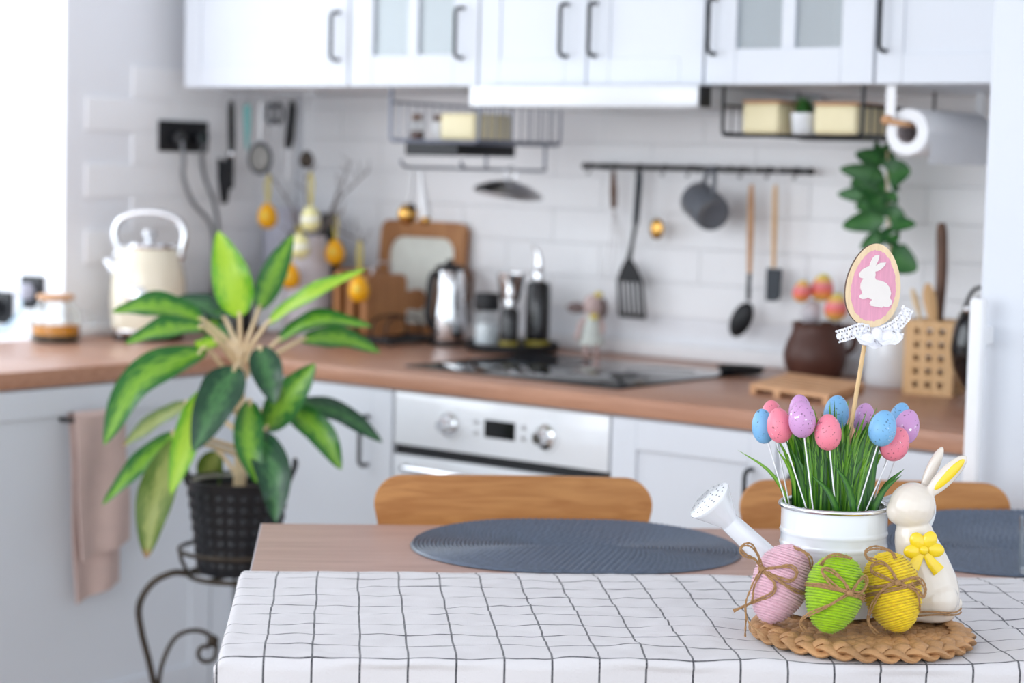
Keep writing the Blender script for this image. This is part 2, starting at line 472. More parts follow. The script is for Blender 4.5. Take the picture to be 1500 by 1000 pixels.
class G:
    def __init__(self):
        self.v = []
        self.f = []
        self.uv = None

    def add(self, vs, fs):
        o = len(self.v)
        self.v += [Vector(x) for x in vs]
        self.f += [tuple(i + o for i in q) for q in fs]
        return self

    def join(self, g, mat=None):
        return self.add([mat @ x for x in g.v] if mat else g.v, g.f)

    def xf(self, mat):
        self.v = [mat @ x for x in self.v]
        return self

    def box(self, lo, hi, bev=0.0, seg=1):
        bm = bmesh.new()
        bmesh.ops.create_cube(bm, size=1.0)
        lo = Vector(lo)
        hi = Vector(hi)
        for w in bm.verts:
            w.co = Vector([lo[i] + (w.co[i] + 0.5) * (hi[i] - lo[i]) for i in range(3)])
        if bev:
            bmesh.ops.bevel(bm, geom=list(bm.edges), offset=bev, segments=seg, affect='EDGES', profile=0.5)
        bm.verts.index_update()
        self.add([w.co.copy() for w in bm.verts], [[w.index for w in q.verts] for q in bm.faces])
        bm.free()
        return self

    def lathe(self, prof, c=(0, 0, 0), seg=32):
        """prof: (r, z) list; r == 0 closes an end"""
        c = Vector(c)
        rows = []
        vs, fs = [], []
        for r, z in prof:
            if r <= 1e-6:
                rows.append([len(vs)])
                vs.append(c + Vector((0, 0, z)))
            else:
                rows.append(list(range(len(vs), len(vs) + seg)))
                for i in range(seg):
                    a = 2 * PI * i / seg
                    vs.append(c + Vector((r * math.cos(a), r * math.sin(a), z)))
        for p, q in zip(rows, rows[1:]):
            for i in range(seg):
                j = (i + 1) % seg
                if len(p) == 1 and len(q) == 1:
                    continue
                if len(p) == 1:
                    fs.append((p[0], q[j], q[i]))
                elif len(q) == 1:
                    fs.append((p[i], p[j], q[0]))
                else:
                    fs.append((p[i], p[j], q[j], q[i]))
        return self.add(vs, fs)

    def tube(self, pts, r, seg=8, closed=False, flat=1.0, up=None):
        pts = [Vector(p) for p in pts]
        n = len(pts)
        rs = r if isinstance(r, (list, tuple)) else [r] * n
        vs, fs = [], []
        prev = None
        for i, p in enumerate(pts):
            if closed:
                t = pts[(i + 1) % n] - pts[i - 1]
            else:
                t = pts[min(i + 1, n - 1)] - pts[max(i - 1, 0)]
            if t.length < 1e-9:
                t = Vector((0, 0, 1))
            t.normalize()
            if up is not None:
                u = Vector(up) - t * t.dot(Vector(up))
            elif prev is None:
                h = Vector((0, 0, 1)) if abs(t.z) < 0.9 else Vector((1, 0, 0))
                u = h - t * t.dot(h)
            else:
                u = prev - t * t.dot(prev)
            u.normalize()
            prev = u
            w = t.cross(u)
            for k in range(seg):
                a = 2 * PI * k / seg
                vs.append(p + u * (math.cos(a) * rs[i] * flat) + w * (math.sin(a) * rs[i]))
        m = n if closed else n - 1
        for i in range(m):
            for k in range(seg):
                a = i * seg + k
                b = i * seg + (k + 1) % seg
                c = ((i + 1) % n) * seg + (k + 1) % seg
                d = ((i + 1) % n) * seg + k
                fs.append((a, b, c, d))
        if not closed:
            fs.append(tuple(reversed(range(seg))))
            fs.append(tuple(range((n - 1) * seg, n * seg)))
        return self.add(vs, fs)

    def ell(self, c, r, rot=None, seg=20, rings=12, power=None):
        vs, fs = [], []
        g = G()
        prof = []
        for i in range(rings + 1):
            a = -PI / 2 + PI * i / rings
            prof.append((max(0.0, math.cos(a)) if 0 < i < rings else 0.0, math.sin(a)))
        g.lathe(prof, seg=seg)
        mtx = Matrix.Translation(Vector(c)) @ (rot.to_4x4() if rot else Matrix.Identity(4)) @ Matrix.Diagonal((r[0], r[1], r[2], 1))
        return self.join(g, mtx)

    def egg(self, r, h, c=(0, 0, 0), mat=None, seg=24, rings=18, k=0.18):
        """egg with its broad end down, height h, centred at c"""
        prof = []
        for i in range(rings + 1):
            a = -PI / 2 + PI * i / rings
            z = math.sin(a)
            rr = math.cos(a) * (1 - k * z) if 0 < i < rings else 0.0
            prof.append((r * rr, h * 0.5 * z))
        g = G().lathe(prof, c, seg)
        return self.join(g, mat)

    def prism(self, poly, t, mat=None):
        """polygon in local XZ extruded along +Y by t (y from 0 to t); poly anticlockwise seen from -Y"""
        n = len(poly)
        vs = [Vector((x, 0, z)) for x, z in poly] + [Vector((x, t, z)) for x, z in poly]
        fs = [tuple(range(n)), tuple(reversed(range(n, 2 * n)))]
        for i in range(n):
            j = (i + 1) % n
            fs.append((i, i + n, j + n, j))
        if mat:
            vs = [mat @ v for v in vs]
        return self.add(vs, fs)

    def grid(self, rows):
        """rows of equal length of points -> quad sheet"""
        n = len(rows[0])
        vs = [p for r in rows for p in r]
        fs = []
        for i in range(len(rows) - 1):
            for j in range(n - 1):
                a = i * n + j
                fs.append((a, a + 1, a + n + 1, a + n))
        return self.add(vs, fs)


def spline(pts, n=8, closed=False):
    """Catmull-Rom through points"""
    P = [Vector(p) for p in pts]
    out = []
    m = len(P)
    last = m if closed else m - 1
    for i in range(last):
        if closed:
            a, b, c, d = P[i - 1], P[i], P[(i + 1) % m], P[(i + 2) % m]
        else:
            b, c = P[i], P[i + 1]
            a = P[i - 1] if i > 0 else b * 2 - c
            d = P[i + 2] if i + 2 < m else c * 2 - b
        for k in range(n):
            t = k / n
            out.append(0.5 * ((2 * b) + (c - a) * t + (2 * a - 5 * b + 4 * c - d) * t * t + (3 * b - a - 3 * c + d) * t ** 3))
    if not closed:
        out.append(P[-1])
    return out


def rrect(x0, x1, z0, z1, r, n=6):
    pts = []
    for cx, cz, a0 in ((x1 - r, z0 + r, -PI / 2), (x1 - r, z1 - r, 0), (x0 + r, z1 - r, PI / 2), (x0 + r, z0 + r, PI)):
        for i in range(n + 1):
            a = a0 + PI / 2 * i / n
            pts.append((cx + r * math.cos(a), cz + r * math.sin(a)))
    return pts


def mesh_from(name, g, smooth=True, ang=38):
    me = bpy.data.meshes.new(name)
    me.from_pydata([tuple(v) for v in g.v], [], g.f)
    if g.uv is not None:
        lay = me.uv_layers.new(name='UVMap')
        for lp in me.loops:
            lay.data[lp.index].uv = g.uv[lp.vertex_index]
    me.validate()
    if smooth:
        me.shade_smooth()
        me.set_sharp_from_angle(angle=math.radians(ang))
    return me


def put(name, me, mat, parent=None):
    o = bpy.data.objects.new(name, me)
    COL.objects.link(o)
    if mat is not None and not me.materials:
        me.materials.append(MT[mat])
    if parent is not None:
        o.parent = parent
    return o


def thing(name, label, cat, loc=(0, 0, 0), rz=0.0, group=None):
    o = bpy.data.objects.new(name, None)
    COL.objects.link(o)
    o.empty_display_size = 0.05
    o.location = loc
    o.rotation_euler = (0, 0, rz)
    o['label'] = label
    o['category'] = cat
    if group:
        o['group'] = group
    return o


def part(name, g, mat, parent, world=False, label=None, smooth=True, ang=38):
    if world:
        p = parent
        off = Vector((0, 0, 0))
        while p is not None:
            off += p.location
            p = p.parent
        g.v = [v - off for v in g.v]
    o = put(name, mesh_from(name, g, smooth, ang), mat, parent)
    if label:
        o['label'] = label
    return o


def solo(name, g, mat, label, cat, loc=(0, 0, 0), rz=0.0, group=None, world=False, ang=38):
    if world:
        g.v = [v - Vector(loc) for v in g.v]
    o = put(name, mesh_from(name, g, True, ang), mat)
    o.location = loc
    o.rotation_euler = (0, 0, rz)
    o['label'] = label
    o['category'] = cat
    if group:
        o['group'] = group
    return o


def struct(name, g, mat, label=None):
    o = put(name, mesh_from(name, g, True, 30), mat)
    o['kind'] = 'structure'
    if label:
        o['label'] = label
    return o


def blob(name, g, mat, parent, voxel=0.003, smooth=6):
    """fuse overlapping closed shapes into one continuous skin"""
    me = mesh_from(name, g)
    o = put(name, me, mat, None)
    md = o.modifiers.new('fuse', 'REMESH')
    md.mode = 'VOXEL'
    md.voxel_size = voxel
    md.use_smooth_shade = True
    sm = o.modifiers.new('soften', 'SMOOTH')
    sm.factor = 0.5
    sm.iterations = smooth
    dg = bpy.context.evaluated_depsgraph_get()
    new = bpy.data.meshes.new_from_object(o.evaluated_get(dg))
    o.modifiers.clear()
    o.data = new
    if not new.materials:
        new.materials.append(MT[mat])
    new.shade_smooth()
    if parent is not None:
        o.parent = parent
    return o


VIEW = math.radians(38.34)      # the kitchen's diagonal: heading of things set square to the dining side
rotx = lambda a: Matrix.Rotation(a, 4, 'X')
roty = lambda a: Matrix.Rotation(a, 4, 'Y')
rotz = lambda a: Matrix.Rotation(a, 4, 'Z')
tr = lambda *p: Matrix.Translation(Vector(p))
ZC = 0.896                      # worktop height
YW = 0.22                       # back wall
# ------------------------------------------------------------------ the room
struct('floor', G().box((-0.6, -5.2, -0.1), (6.5, YW + 0.15, 0.0)), 'floor')
struct('ceiling', G().box((-0.6, -5.2, 2.6), (6.5, YW + 0.15, 2.7)), 'wall')
wb = struct('wall_back', G().box((-0.3, YW, 0), (6.5, YW + 0.15, 2.6)), 'wall')
gl = G().box((-0.45, -0.64, 0), (0.0, YW, 2.6))
wl = struct('wall_left', gl, 'wall')
struct('wall_left', G().box((-0.45, -2.85, 0), (0.0, -0.64, 0.857)), 'wall')
struct('wall_left', G().box((-0.45, -2.85, 2.35), (0.0, -0.64, 2.6)), 'wall')
struct('wall_left', G().box((-0.45, -5.2, 0), (0.0, -2.85, 2.6)), 'wall')
w = struct('window_1', G().box((-0.43, -0.69, 0.897), (-0.37, -0.641, 2.349)).box((-0.43, -2.849, 0.897), (-0.37, -2.80, 2.349))
           .box((-0.43, -2.80, 0.897), (-0.37, -0.69, 0.95)).box((-0.43, -2.80, 2.30), (-0.37, -0.69, 2.349)).box((-0.43, -1.77, 0.95), (-0.37, -1.72, 2.30)), 'whitem')
struct('trim_1', G().box((0.021, YW - 0.02, ZC), (2.497, YW, ZC + 0.04), 0.006, 2), 'whitem')
struct('trim_2', G().box((0.0, -0.64, ZC), (0.02, YW, ZC + 0.03), 0.006, 2), 'whitem')
struct('trim_3', G().box((-0.44, -2.849, 0.8572), (0.0, -0.641, ZC), 0.001), 'whitem')
# glazed brick tiles, each a piece; running bond
PIT = 0.0857
TL = 0.304


def tile_mesh(nm, ln, along_x):
    if along_x:
        g = G().box((0.0005, -0.006, 0.0005), (ln - 0.0005, 0, PIT - 0.0005), 0.0012, 1)
    else:
        g = G().box((0, 0.0005, 0.0005), (0.006, ln - 0.0005, PIT - 0.0005), 0.0012, 1)
    me = mesh_from(nm, g)
    me.materials.append(MT['tile'])
    return me


tx, txh = tile_mesh('tile_x', TL, True), tile_mesh('tile_xh', TL / 2, True)
ty, tyh = tile_mesh('tile_y', TL, False), tile_mesh('tile_yh', TL / 2, False)
for r in range(8):
    z = 1.60 - PIT * (r + 1)
    if z < 0.93:
        break
    x = 0.007
    first = r % 2 == 1
    while x < 2.62:
        o = put('tile', txh if first else tx, None, wb)
        o.location = (x, YW, z)
        x += TL / 2 if first else TL
        first = False
    y = -0.42 if r % 2 == 0 else -0.575
    while y < YW - 0.02:
        ln = TL if y + TL <= YW + 0.005 else TL / 2
        if y + ln > YW + 0.02:
            break
        o = put('tile', ty if ln == TL else tyh, None, wl)
        o.location = (0.0, y, z)
        y += ln

# ------------------------------------------------------------------ worktop and base units
L8 = [(0.6, -0.6), (2.497, -0.6), (2.497, YW - 0.001), (0.001, YW - 0.001), (0.001, -2.6), (0.6, -2.6)]
bm = bmesh.new()
vb = [bm.verts.new((x, y, 0.857)) for x, y in L8]
fb = bm.faces.new(vb)
bm.normal_update()
ex = bmesh.ops.extrude_face_region(bm, geom=[fb])
for e_ in ex['geom']:
    if isinstance(e_, bmesh.types.BMVert):
        e_.co.z = ZC
bmesh.ops.recalc_face_normals(bm, faces=list(bm.faces))
bmesh.ops.bevel(bm, geom=[e_ for e_ in bm.edges if abs(e_.verts[0].co.z - e_.verts[1].co.z) < 1e-5], offset=0.003, segments=2, affect='EDGES', profile=0.5)
me = bpy.data.meshes.new('worktop')
bm.to_mesh(me)
bm.free()
me.shade_smooth()
me.set_sharp_from_angle(angle=0.6)
wt = put('worktop', me, 'top')
wt['label'] = 'brown wood-effect worktop running round the corner under kettle and hob'
wt['category'] = 'worktop'


def handle(parent, c, ln, axis='z', out=(0, -1, 0), st=0.028, r=0.0048, world=True):
    """bow handle: c = centre of its feet on the door"""
    c = Vector(c)
    o = Vector(out) * st
    d = Vector((0, 0, 1)) if axis == 'z' else (Vector((1, 0, 0)) if axis == 'x' else Vector((0, 1, 0)))
    k = 0.012
    u = Vector(out)
    p = [c - d * ln / 2, c - d * ln / 2 + o - u * k, c - d * (ln / 2 - k * 0.3) + o - u * k * 0.3, c - d * (ln / 2 - k) + o,
         c + d * (ln / 2 - k) + o, c + d * (ln / 2 - k * 0.3) + o - u * k * 0.3, c + d * ln / 2 + o - u * k, c + d * ln / 2]
    part('handle', G().tube(p, r, 8), 'black', parent, world=world)


def shaker_x(g, x0, x1, z0, z1, y, fw=0.062, t=0.02, rec=0.007):
    """front in an XZ plane, facing -Y, its face at y"""
    b = 0.0012
    g.box((x0, y, z0), (x0 + fw, y + t, z1), b)
    g.box((x1 - fw, y, z0), (x1, y + t, z1), b)
    g.box((x0 + fw, y, z0), (x1 - fw, y + t, z0 + fw), b)
    g.box((x0 + fw, y, z1 - fw), (x1 - fw, y + t, z1), b)
    return G().box((x0 + fw, y + rec, z0 + fw), (x1 - fw, y + t - 0.002, z1 - fw))


def base_unit(label, x0, x1, hx, hz):
    t = thing('base_cabinet', label, 'cabinet', (x0, -0.58, 0))
    part('body', G().box((x0, -0.578, 0.1), (x1, 0.1, 0.856)), 'cabgrey', t, True)
    part('kickboard', G().box((x0, -0.52, 0.0), (x1, -0.50, 0.0995)), 'cabgrey', t, True)
    g = G()
    pn = shaker_x(g, x0 + 0.002, x1 - 0.002, 0.103, 0.852, -0.599)
    d = part('door', g, 'cabgrey', t, True)
    part('door_panel', pn, 'cabgrey', d, True)
    handle(d, (hx, -0.599, hz), 0.112)
    return t


base_unit('corner base cabinet door beside oven, vertical black handle', 0.602, 1.095, 1.021, 0.732)
base_unit('white panelled base cabinet right of oven, under wooden trivet', 1.699, 2.098, 2.043, 0.725)
base_unit('white base cabinet next to tall fridge, behind ceramic bunny', 2.10, 2.495, 2.14, 0.725)


def left_unit(label, y0, y1, bar):
    t = thing('base_cabinet', label, 'cabinet', (0.58, y0, 0))
    part('body', G().box((0.01, y0, 0.1), (0.578, y1, 0.856)), 'cabgrey', t, True)
    part('kickboard', G().box((0.50, y0, 0.0), (0.52, y1, 0.0995)), 'cabgrey', t, True)
    fw = 0.062
    g = G()
    a, b = y0 + 0.002, y1 - 0.002
    g.box((0.579, a, 0.103), (0.599, a + fw, 0.852), 0.0012)
    g.box((0.579, b - fw, 0.103), (0.599, b, 0.852), 0.0012)
    g.box((0.579, a + fw, 0.103), (0.599, b - fw, 0.103 + fw), 0.0012)
    g.box((0.579, a + fw, 0.852 - fw), (0.599, b - fw, 0.852), 0.0012)
    d = part('door', g, 'cabgrey', t, True)
    part('door_panel', G().box((0.579, a + fw, 0.103 + fw), (0.592, b - fw, 0.852 - fw)), 'cabgrey', d, True)
    if bar:
        handle(d, (0.592, bar, 0.782), 0.142, 'y', (1, 0, 0), 0.034)
    return t


left_unit('white base cabinet below teapot with pink towel on its bar handle', -1.40, -0.68, -1.062)
left_unit('white base cabinet further along under the window worktop', -2.1, -1.402, None)
ff = thing('corner_filler', 'narrow white filler panel behind the potted plant in cabinet corner', 'panel', (0.58, -0.64, 0))
part('panel', G().box((0.56, -0.678, 0.1), (0.598, -0.603, 0.855), 0.001), 'cabgrey', ff, True)

# dish towel over the bar handle
tg = thing('dish_towel', 'dusty pink waffle towel folded over a cabinet bar handle', 'towel', (0.632, -1.062, 0.787))


def towel_sheet(x, ztop, zbot, y0, y1, skew):
    rows = []
    for i in range(25):
        t = i / 24
        row = []
        for j in range(15):
            s = j / 14
            yy = y0 + (y1 - y0) * s + skew * t * (0.6 + 0.4 * s)
            zz = ztop + (zbot - ztop) * t - 0.03 * (1 - s) * t
            xx = x + 0.006 * math.sin(s * 9 + t * 2) * (0.3 + t) + 0.004 * math.sin(t * 7 + s * 3)
            row.append(Vector((xx, yy, zz)))
        rows.append(row)
    back = [[p - Vector((0.005, 0, 0)) for p in r] for r in rows]
    g = G().grid(rows)
    g.grid([list(reversed(r)) for r in back])
    for a, b in ((rows[0], back[0]), (back[-1], rows[-1])):
        g.grid([b, a])
    g.grid([[r[0] for r in rows], [r[0] for r in back]])
    g.grid([[r[-1] for r in back], [r[-1] for r in rows]])
    return g


part('front_fold', towel_sheet(0.648, 0.790, 0.50, -1.136, -0.996, 0.026), 'towel', tg, True)
part('back_fold', towel_sheet(0.616, 0.790, 0.40, -1.126, -1.0, 0.028), 'towel', tg, True)
rows = []
for i in range(9):
    a = PI * i / 8
    rows.append([Vector((0.632 + 0.016 * math.cos(a), -1.136 + 0.14 * j / 6, 0.790 + 0.012 * math.sin(a))) for j in range(7)])
part('top_fold', G().grid(rows), 'towel', tg, True)

# built-in oven
ov = thing('oven', 'white built-in oven with two knobs and small black display', 'oven', (1.097, -0.58, 0.1))
part('body', G().box((1.099, -0.575, 0.11), (1.695, 0.0, 0.855)), 'cab', ov, True)
part('kickboard', G().box((1.099, -0.52, 0.0), (1.695, -0.50, 0.1095)), 'cabgrey', ov, True)
part('control_panel', G().box((1.100, -0.598, 0.734), (1.694, -0.576, 0.852), 0.002, 2), 'white', ov, True)
part('vent_gap', G().box((1.100, -0.590, 0.712), (1.694, -0.576, 0.7335)), 'plast', ov, True)
od = part('oven_door', G().box((1.100, -0.600, 0.14), (1.694, -0.576, 0.7115), 0.003, 2), 'white', ov, True)
part('oven_window', G().box((1.17, -0.603, 0.25), (1.624, -0.598, 0.655), 0.002), 'hob', od, True)
part('door_handle', G().tube([(1.16, -0.600, 0.688), (1.16, -0.638, 0.688), (1.175, -0.645, 0.688), (1.62, -0.645, 0.688), (1.635, -0.638, 0.688), (1.635, -0.600, 0.688)], 0.009, 10), 'chrome', od, True)
for kx, kz in ((1.262, 0.792), (1.530, 0.792)):
    kr = part('knob', G().lathe([(0, 0.034), (0.012, 0.034), (0.0145, 0.031), (0.016, 0.012), (0.0165, 0.006), (0.026, 0.005), (0.027, 0.0), (0, 0.0)], seg=28).xf(tr(kx, -0.598, kz) @ rotx(PI / 2)), 'chrome', ov, True)
    part('knob_plate', G().lathe([(0.0275, 0.004), (0.033, 0.003), (0.034, 0.0), (0.0275, 0.0)], seg=28).xf(tr(kx, -0.598, kz) @ rotx(PI / 2)), 'white', kr, True)
part('display', G().box((1.362, -0.6005, 0.775), (1.446, -0.597, 0.814), 0.001), 'led', ov, True)
for bx, bz in ((1.338, 0.806), (1.338, 0.782), (1.470, 0.806), (1.470, 0.782)):
    part('button', G().lathe([(0, 0.003), (0.005, 0.003), (0.006, 0)], seg=12).xf(tr(bx, -0.598, bz) @ rotx(PI / 2)), 'steel', ov, True)

# hob
hb = thing('hob', 'black glass hob set into brown worktop above oven', 'hob', (1.34, -0.26, ZC))
part('glass_plate', G().box((1.041, -0.50, ZC + 0.0005), (1.645, 0.0, ZC + 0.0055), 0.002, 2), 'hob', hb, True)
for cx, cy, r in ((1.18, -0.36, 0.085), (1.50, -0.36, 0.105), (1.18, -0.13, 0.10), (1.50, -0.13, 0.08)):
    part('cooking_ring', G().lathe([(r - 0.0025, ZC + 0.0056), (r - 0.0025, ZC + 0.006), (r, ZC + 0.006), (r, ZC + 0.0056)], (cx, cy, 0), 40), 'dgrey', hb, True)

# ------------------------------------------------------------------ wall cabinets
UY = -0.32
UZ = 1.547


def wall_unit(label, x0, x1, doors, glass=False):
    """doors: list of (x0, x1, handle_x or None)"""
    t = thing('wall_cabinet', label, 'cabinet', (x0, UY, UZ))
    g = G()
    yb = YW - 0.006
    if glass:
        g.box((x0, UY + 0.022, UZ), (x0 + 0.016, yb, 2.25))
        g.box((x1 - 0.016, UY + 0.022, UZ), (x1, yb, 2.25))
        g.box((x0 + 0.016, UY + 0.022, UZ), (x1 - 0.016, yb, UZ + 0.016))
        g.box((x0 + 0.016, UY + 0.022, 2.234), (x1 - 0.016, yb, 2.25))
        g.box((x0 + 0.016, yb - 0.01, UZ + 0.016), (x1 - 0.016, yb, 2.234))
        part('body', g, 'cab', t, True)
        part('shelf', G().box((x0 + 0.016, UY + 0.05, 1.86), (x1 - 0.016, yb - 0.01, 1.876)), 'inside', t, True)
    else:
        g.box((x0, UY + 0.022, UZ), (x1, yb, 2.25))
        part('body', g, 'cab', t, True)
    for a, b, hx in doors:
        a += 0.0018
        b -= 0.0018
        z0, z1 = UZ + 0.001, 2.249
        if glass:
            g = G()
            fw = 0.075
            shaker_x(g, a, b, z0, z1, UY, fw)
            mid = (a + b) / 2
            g.box((mid - 0.016, UY + 0.001, z0 + fw), (mid + 0.016, UY + 0.019, z1 - fw), 0.001)
            d = part('door', g, 'cab', t, True)
            for p0, p1 in ((a + fw - 0.004, mid - 0.012), (mid + 0.012, b - fw + 0.004)):
                part('glass_pane', G().box((p0, UY + 0.008, z0 + fw - 0.004), (p1, UY + 0.012, z1 - fw + 0.004)), 'pane', d, True)
        else:
            g = G()
            pn = shaker_x(g, a, b, z0, z1, UY, 0.06, 0.02, 0.004)
            d = part('door', g, 'cab', t, True)
            part('door_panel', pn, 'cab', d, True)
        if hx:
            handle(d, (hx, UY, 1.671), 0.116)
    return t


wall_unit('wide white wall cabinet above the hanging utensil hooks by corner', 0.09, 0.679, [(0.09, 0.679, 0.645)])
wall_unit('white glass-door wall cabinet above the pale wire basket', 0.681, 1.090, [(0.681, 1.090, 1.042)], True)
wall_unit('white two-door wall cabinet above the cooker hood', 1.092, 1.715, [(1.092, 1.4035, 1.348), (1.4035, 1.715, 1.428)])
wall_unit('white glass-door wall cabinet above the black wire basket', 1.717, 2.124, [(1.717, 2.124, 1.742)], True)
wall_unit('white wall cabinet above the paper towel roll, beside fridge', 2.126, 2.524, [(2.126, 2.524, 2.149)])
hd = thing('cooker_hood', 'slim white cooker hood below two-door wall cabinet over the hob', 'cooker hood', (1.42, -0.1, 1.498))
part('body', G().box((1.092, -0.318, 1.502), (1.715, 0.19, 1.5455), 0.002), 'white', hd, True)
part('front_panel', G().box((1.103, -0.366, 1.498), (1.733, -0.322, 1.546), 0.004, 2), 'white', hd, True)
part('end_cap', G().box((1.7332, -0.362, 1.500), (1.739, -0.322, 1.544), 0.001), 'plast', hd, True)
part('filter_grille', G().box((1.15, -0.28, 1.499), (1.66, 0.15, 1.5018)), 'steel', hd, True)

# fridge
fr = thing('fridge', 'tall white fridge with long vertical handle at the worktop end', 'fridge', (2.53, -0.64, 0))
part('body', G().box((2.530, -0.585, 0.02), (3.13, 0.16, 2.05), 0.004, 2), 'white', fr, True)
part('feet', G().box((2.56, -0.55, 0.0), (3.10, 0.12, 0.0195)), 'plast', fr, True)
ld = part('door', G().box((2.530, -0.645, 0.03), (3.13, -0.590, 2.05), 0.008, 3), 'cab', fr, True)
hg = G().box((2.540, -0.706, 0.30), (2.567, -0.684, 1.152), 0.006, 3)
hg.box((2.545, -0.690, 0.36), (2.561, -0.644, 0.39))
hg.box((2.545, -0.690, 1.07), (2.561, -0.644, 1.10))
part('door_handle', hg, 'whitem', ld, True)

# ------------------------------------------------------------------ sockets and cables on the left wall
sk = thing('wall_socket', 'black double wall socket with two plugs above cream kettle', 'socket', (0.006, -0.247, 1.38))
part('plate', G().box((0.0065, -0.334, 1.380), (0.017, -0.160, 1.462), 0.003, 2), 'plast', sk, True)
for yy in (-0.283, -0.203):
    pl = part('plug', G().lathe([(0, 0.03), (0.016, 0.03), (0.019, 0.026), (0.019, 0)], seg=20).xf(tr(0.017, yy, 1.415) @ roty(PI / 2)), 'bgloss', sk, True)
c1 = spline([(0.045, -0.283, 1.408), (0.05, -0.280, 1.36), (0.045, -0.275, 1.31), (0.04, -0.235, 1.245), (0.04, -0.17, 1.185), (0.04, -0.155, 1.10), (0.05, -0.17, 0.98), (0.06, -0.21, ZC + 0.008)], 8)
solo('power_cable', G().tube(c1, 0.006, 8), 'cable', 'thick grey cable curving down from black double socket nearer the kettle', 'cable', (0.05, -0.2, ZC), world=True)
c2 = spline([(0.045, -0.203, 1.408), (0.030, -0.195, 1.37), (0.0135, -0.168, 1.31), (0.0125, -0.130, 1.24), (0.0125, -0.112, 1.15), (0.025, -0.115, 1.02), (0.05, -0.135, ZC + 0.008)], 8)
solo('power_cable', G().tube(c2, 0.005, 8), 'cable', 'thin grey cable from black double socket, on the side of the hanging utensils', 'cable', (0.05, -0.12, ZC), world=True)

for i, (cx, cz, lab) in enumerate(((-0.118, 1.006, 'black socket with white plug on bright window reveal above glass teapot'),
                                   (-0.245, 0.958, 'second black socket lower on the bright window reveal'))):
    s = thing('wall_socket', lab, 'socket', (cx, -0.641, cz))
    part('plate', G().box((cx - 0.042, -0.653, cz - 0.042), (cx + 0.042, -0.6405, cz + 0.042), 0.003, 2), 'plast', s, True)
    part('plug', G().lathe([(0, 0.035), (0.017, 0.035), (0.021, 0.028), (0.021, 0)], seg=20).xf(tr(cx - 0.004, -0.653, cz + 0.002) @ rotx(PI / 2)), 'lav' if i == 0 else 'plast', s, True)
c3 = spline([(-0.118, -0.68, 0.995), (-0.11, -0.69, 0.965), (-0.12, -0.70, 0.94), (-0.16, -0.71, 0.91), (-0.22, -0.72, ZC + 0.006), (-0.30, -0.72, ZC + 0.006)], 8)
solo('plug_cable', G().tube(c3, 0.005, 8), 'cablel', 'pale blue-white cable drooping from the plug on window reveal', 'cable', (-0.2, -0.7, ZC), world=True)

# ------------------------------------------------------------------ kettle
K = thing('kettle', 'cream enamel electric kettle with chrome hoop handle', 'kettle', (0.155, -0.492, ZC), VIEW)
part('power_base', G().lathe([(0, 0), (0.090, 0), (0.092, 0.004), (0.090, 0.014), (0, 0.014)], seg=40), 'bgloss', K)
part('base_ring', G().lathe([(0.088, 0.0145), (0.093, 0.016), (0.094, 0.026), (0.091, 0.030), (0.088, 0.030)], seg=40), 'chrome', K)
kb = part('body', G().lathe([(0, 0.030), (0.092, 0.030), (0.095, 0.045), (0.0965, 0.08), (0.0965, 0.12), (0.094, 0.155), (0.088, 0.19), (0.080, 0.215), (0.073, 0.232), (0.071, 0.236), (0, 0.236)], seg=48), 'cream', K)
lid = part('lid', G().lathe([(0.074, 0.2355), (0.075, 0.240), (0.070, 0.246), (0.045, 0.251), (0.02, 0.253), (0.008, 0.254), (0, 0.254)], seg=40), 'chrome', K)
part('lid_knob', G().lathe([(0.008, 0.253), (0.008, 0.258), (0.017, 0.264), (0.020, 0.273), (0.016, 0.281), (0, 0.284)], seg=24), 'chrome', lid)
hp = spline([(-0.072, 0, 0.222), (-0.085, 0, 0.245), (-0.089, 0, 0.275), (-0.075, 0, 0.305), (-0.04, 0, 0.322), (0.0, 0, 0.326), (0.04, 0, 0.322), (0.077, 0, 0.304), (0.090, 0, 0.272), (0.087, 0, 0.245), (0.078, 0, 0.218)], 6)
part('handle', G().tube(hp, 0.0095, 10), 'chrome', K)
for sx in (-1, 1):
    part('handle_boss', G().ell((sx * 0.080, 0, 0.218), (0.013, 0.013, 0.014)), 'chrome', K)
part('spout', G().tube([(-0.074, 0, 0.172), (-0.098, 0, 0.192), (-0.108, 0, 0.205)], [0.026, 0.018, 0.013], 14), 'chrome', K)
part('gauge', G().lathe([(0, 0.008), (0.024, 0.008), (0.028, 0.005), (0.029, 0.0)], seg=28).xf(tr(-0.012, -0.094, 0.115) @ rotx(PI / 2)), 'chrome', K)

# ------------------------------------------------------------------ glass teapot
TPOT = thing('teapot', 'glass teapot half full of amber tea with a wooden lid', 'teapot', (0.085, -0.735, ZC), VIEW)
part('body', G().lathe([(0, 0.0), (0.058, 0.0), (0.062, 0.006), (0.062, 0.06), (0.058, 0.078), (0.046, 0.094), (0.040, 0.102), (0.041, 0.106),
                        (0.0385, 0.106), (0.038, 0.102), (0.044, 0.093), (0.0565, 0.077), (0.060, 0.06), (0.060, 0.006), (0, 0.003)], seg=40), 'glass', TPOT)
part('tea', G().lathe([(0, 0.020), (0.0592, 0.020), (0.0592, 0.046), (0, 0.046)], seg=40), 'tea', TPOT)
part('tea_leaves', G().lathe([(0, 0.0035), (0.0592, 0.006), (0.0592, 0.019), (0.03, 0.0195), (0, 0.0195)], seg=40), 'tealeaf', TPOT)
part('lid', G().lathe([(0, 0.104), (0.037, 0.104), (0.037, 0.108), (0.046, 0.108), (0.047, 0.116), (0.045, 0.119), (0, 0.119)], seg=36), 'beech', TPOT)
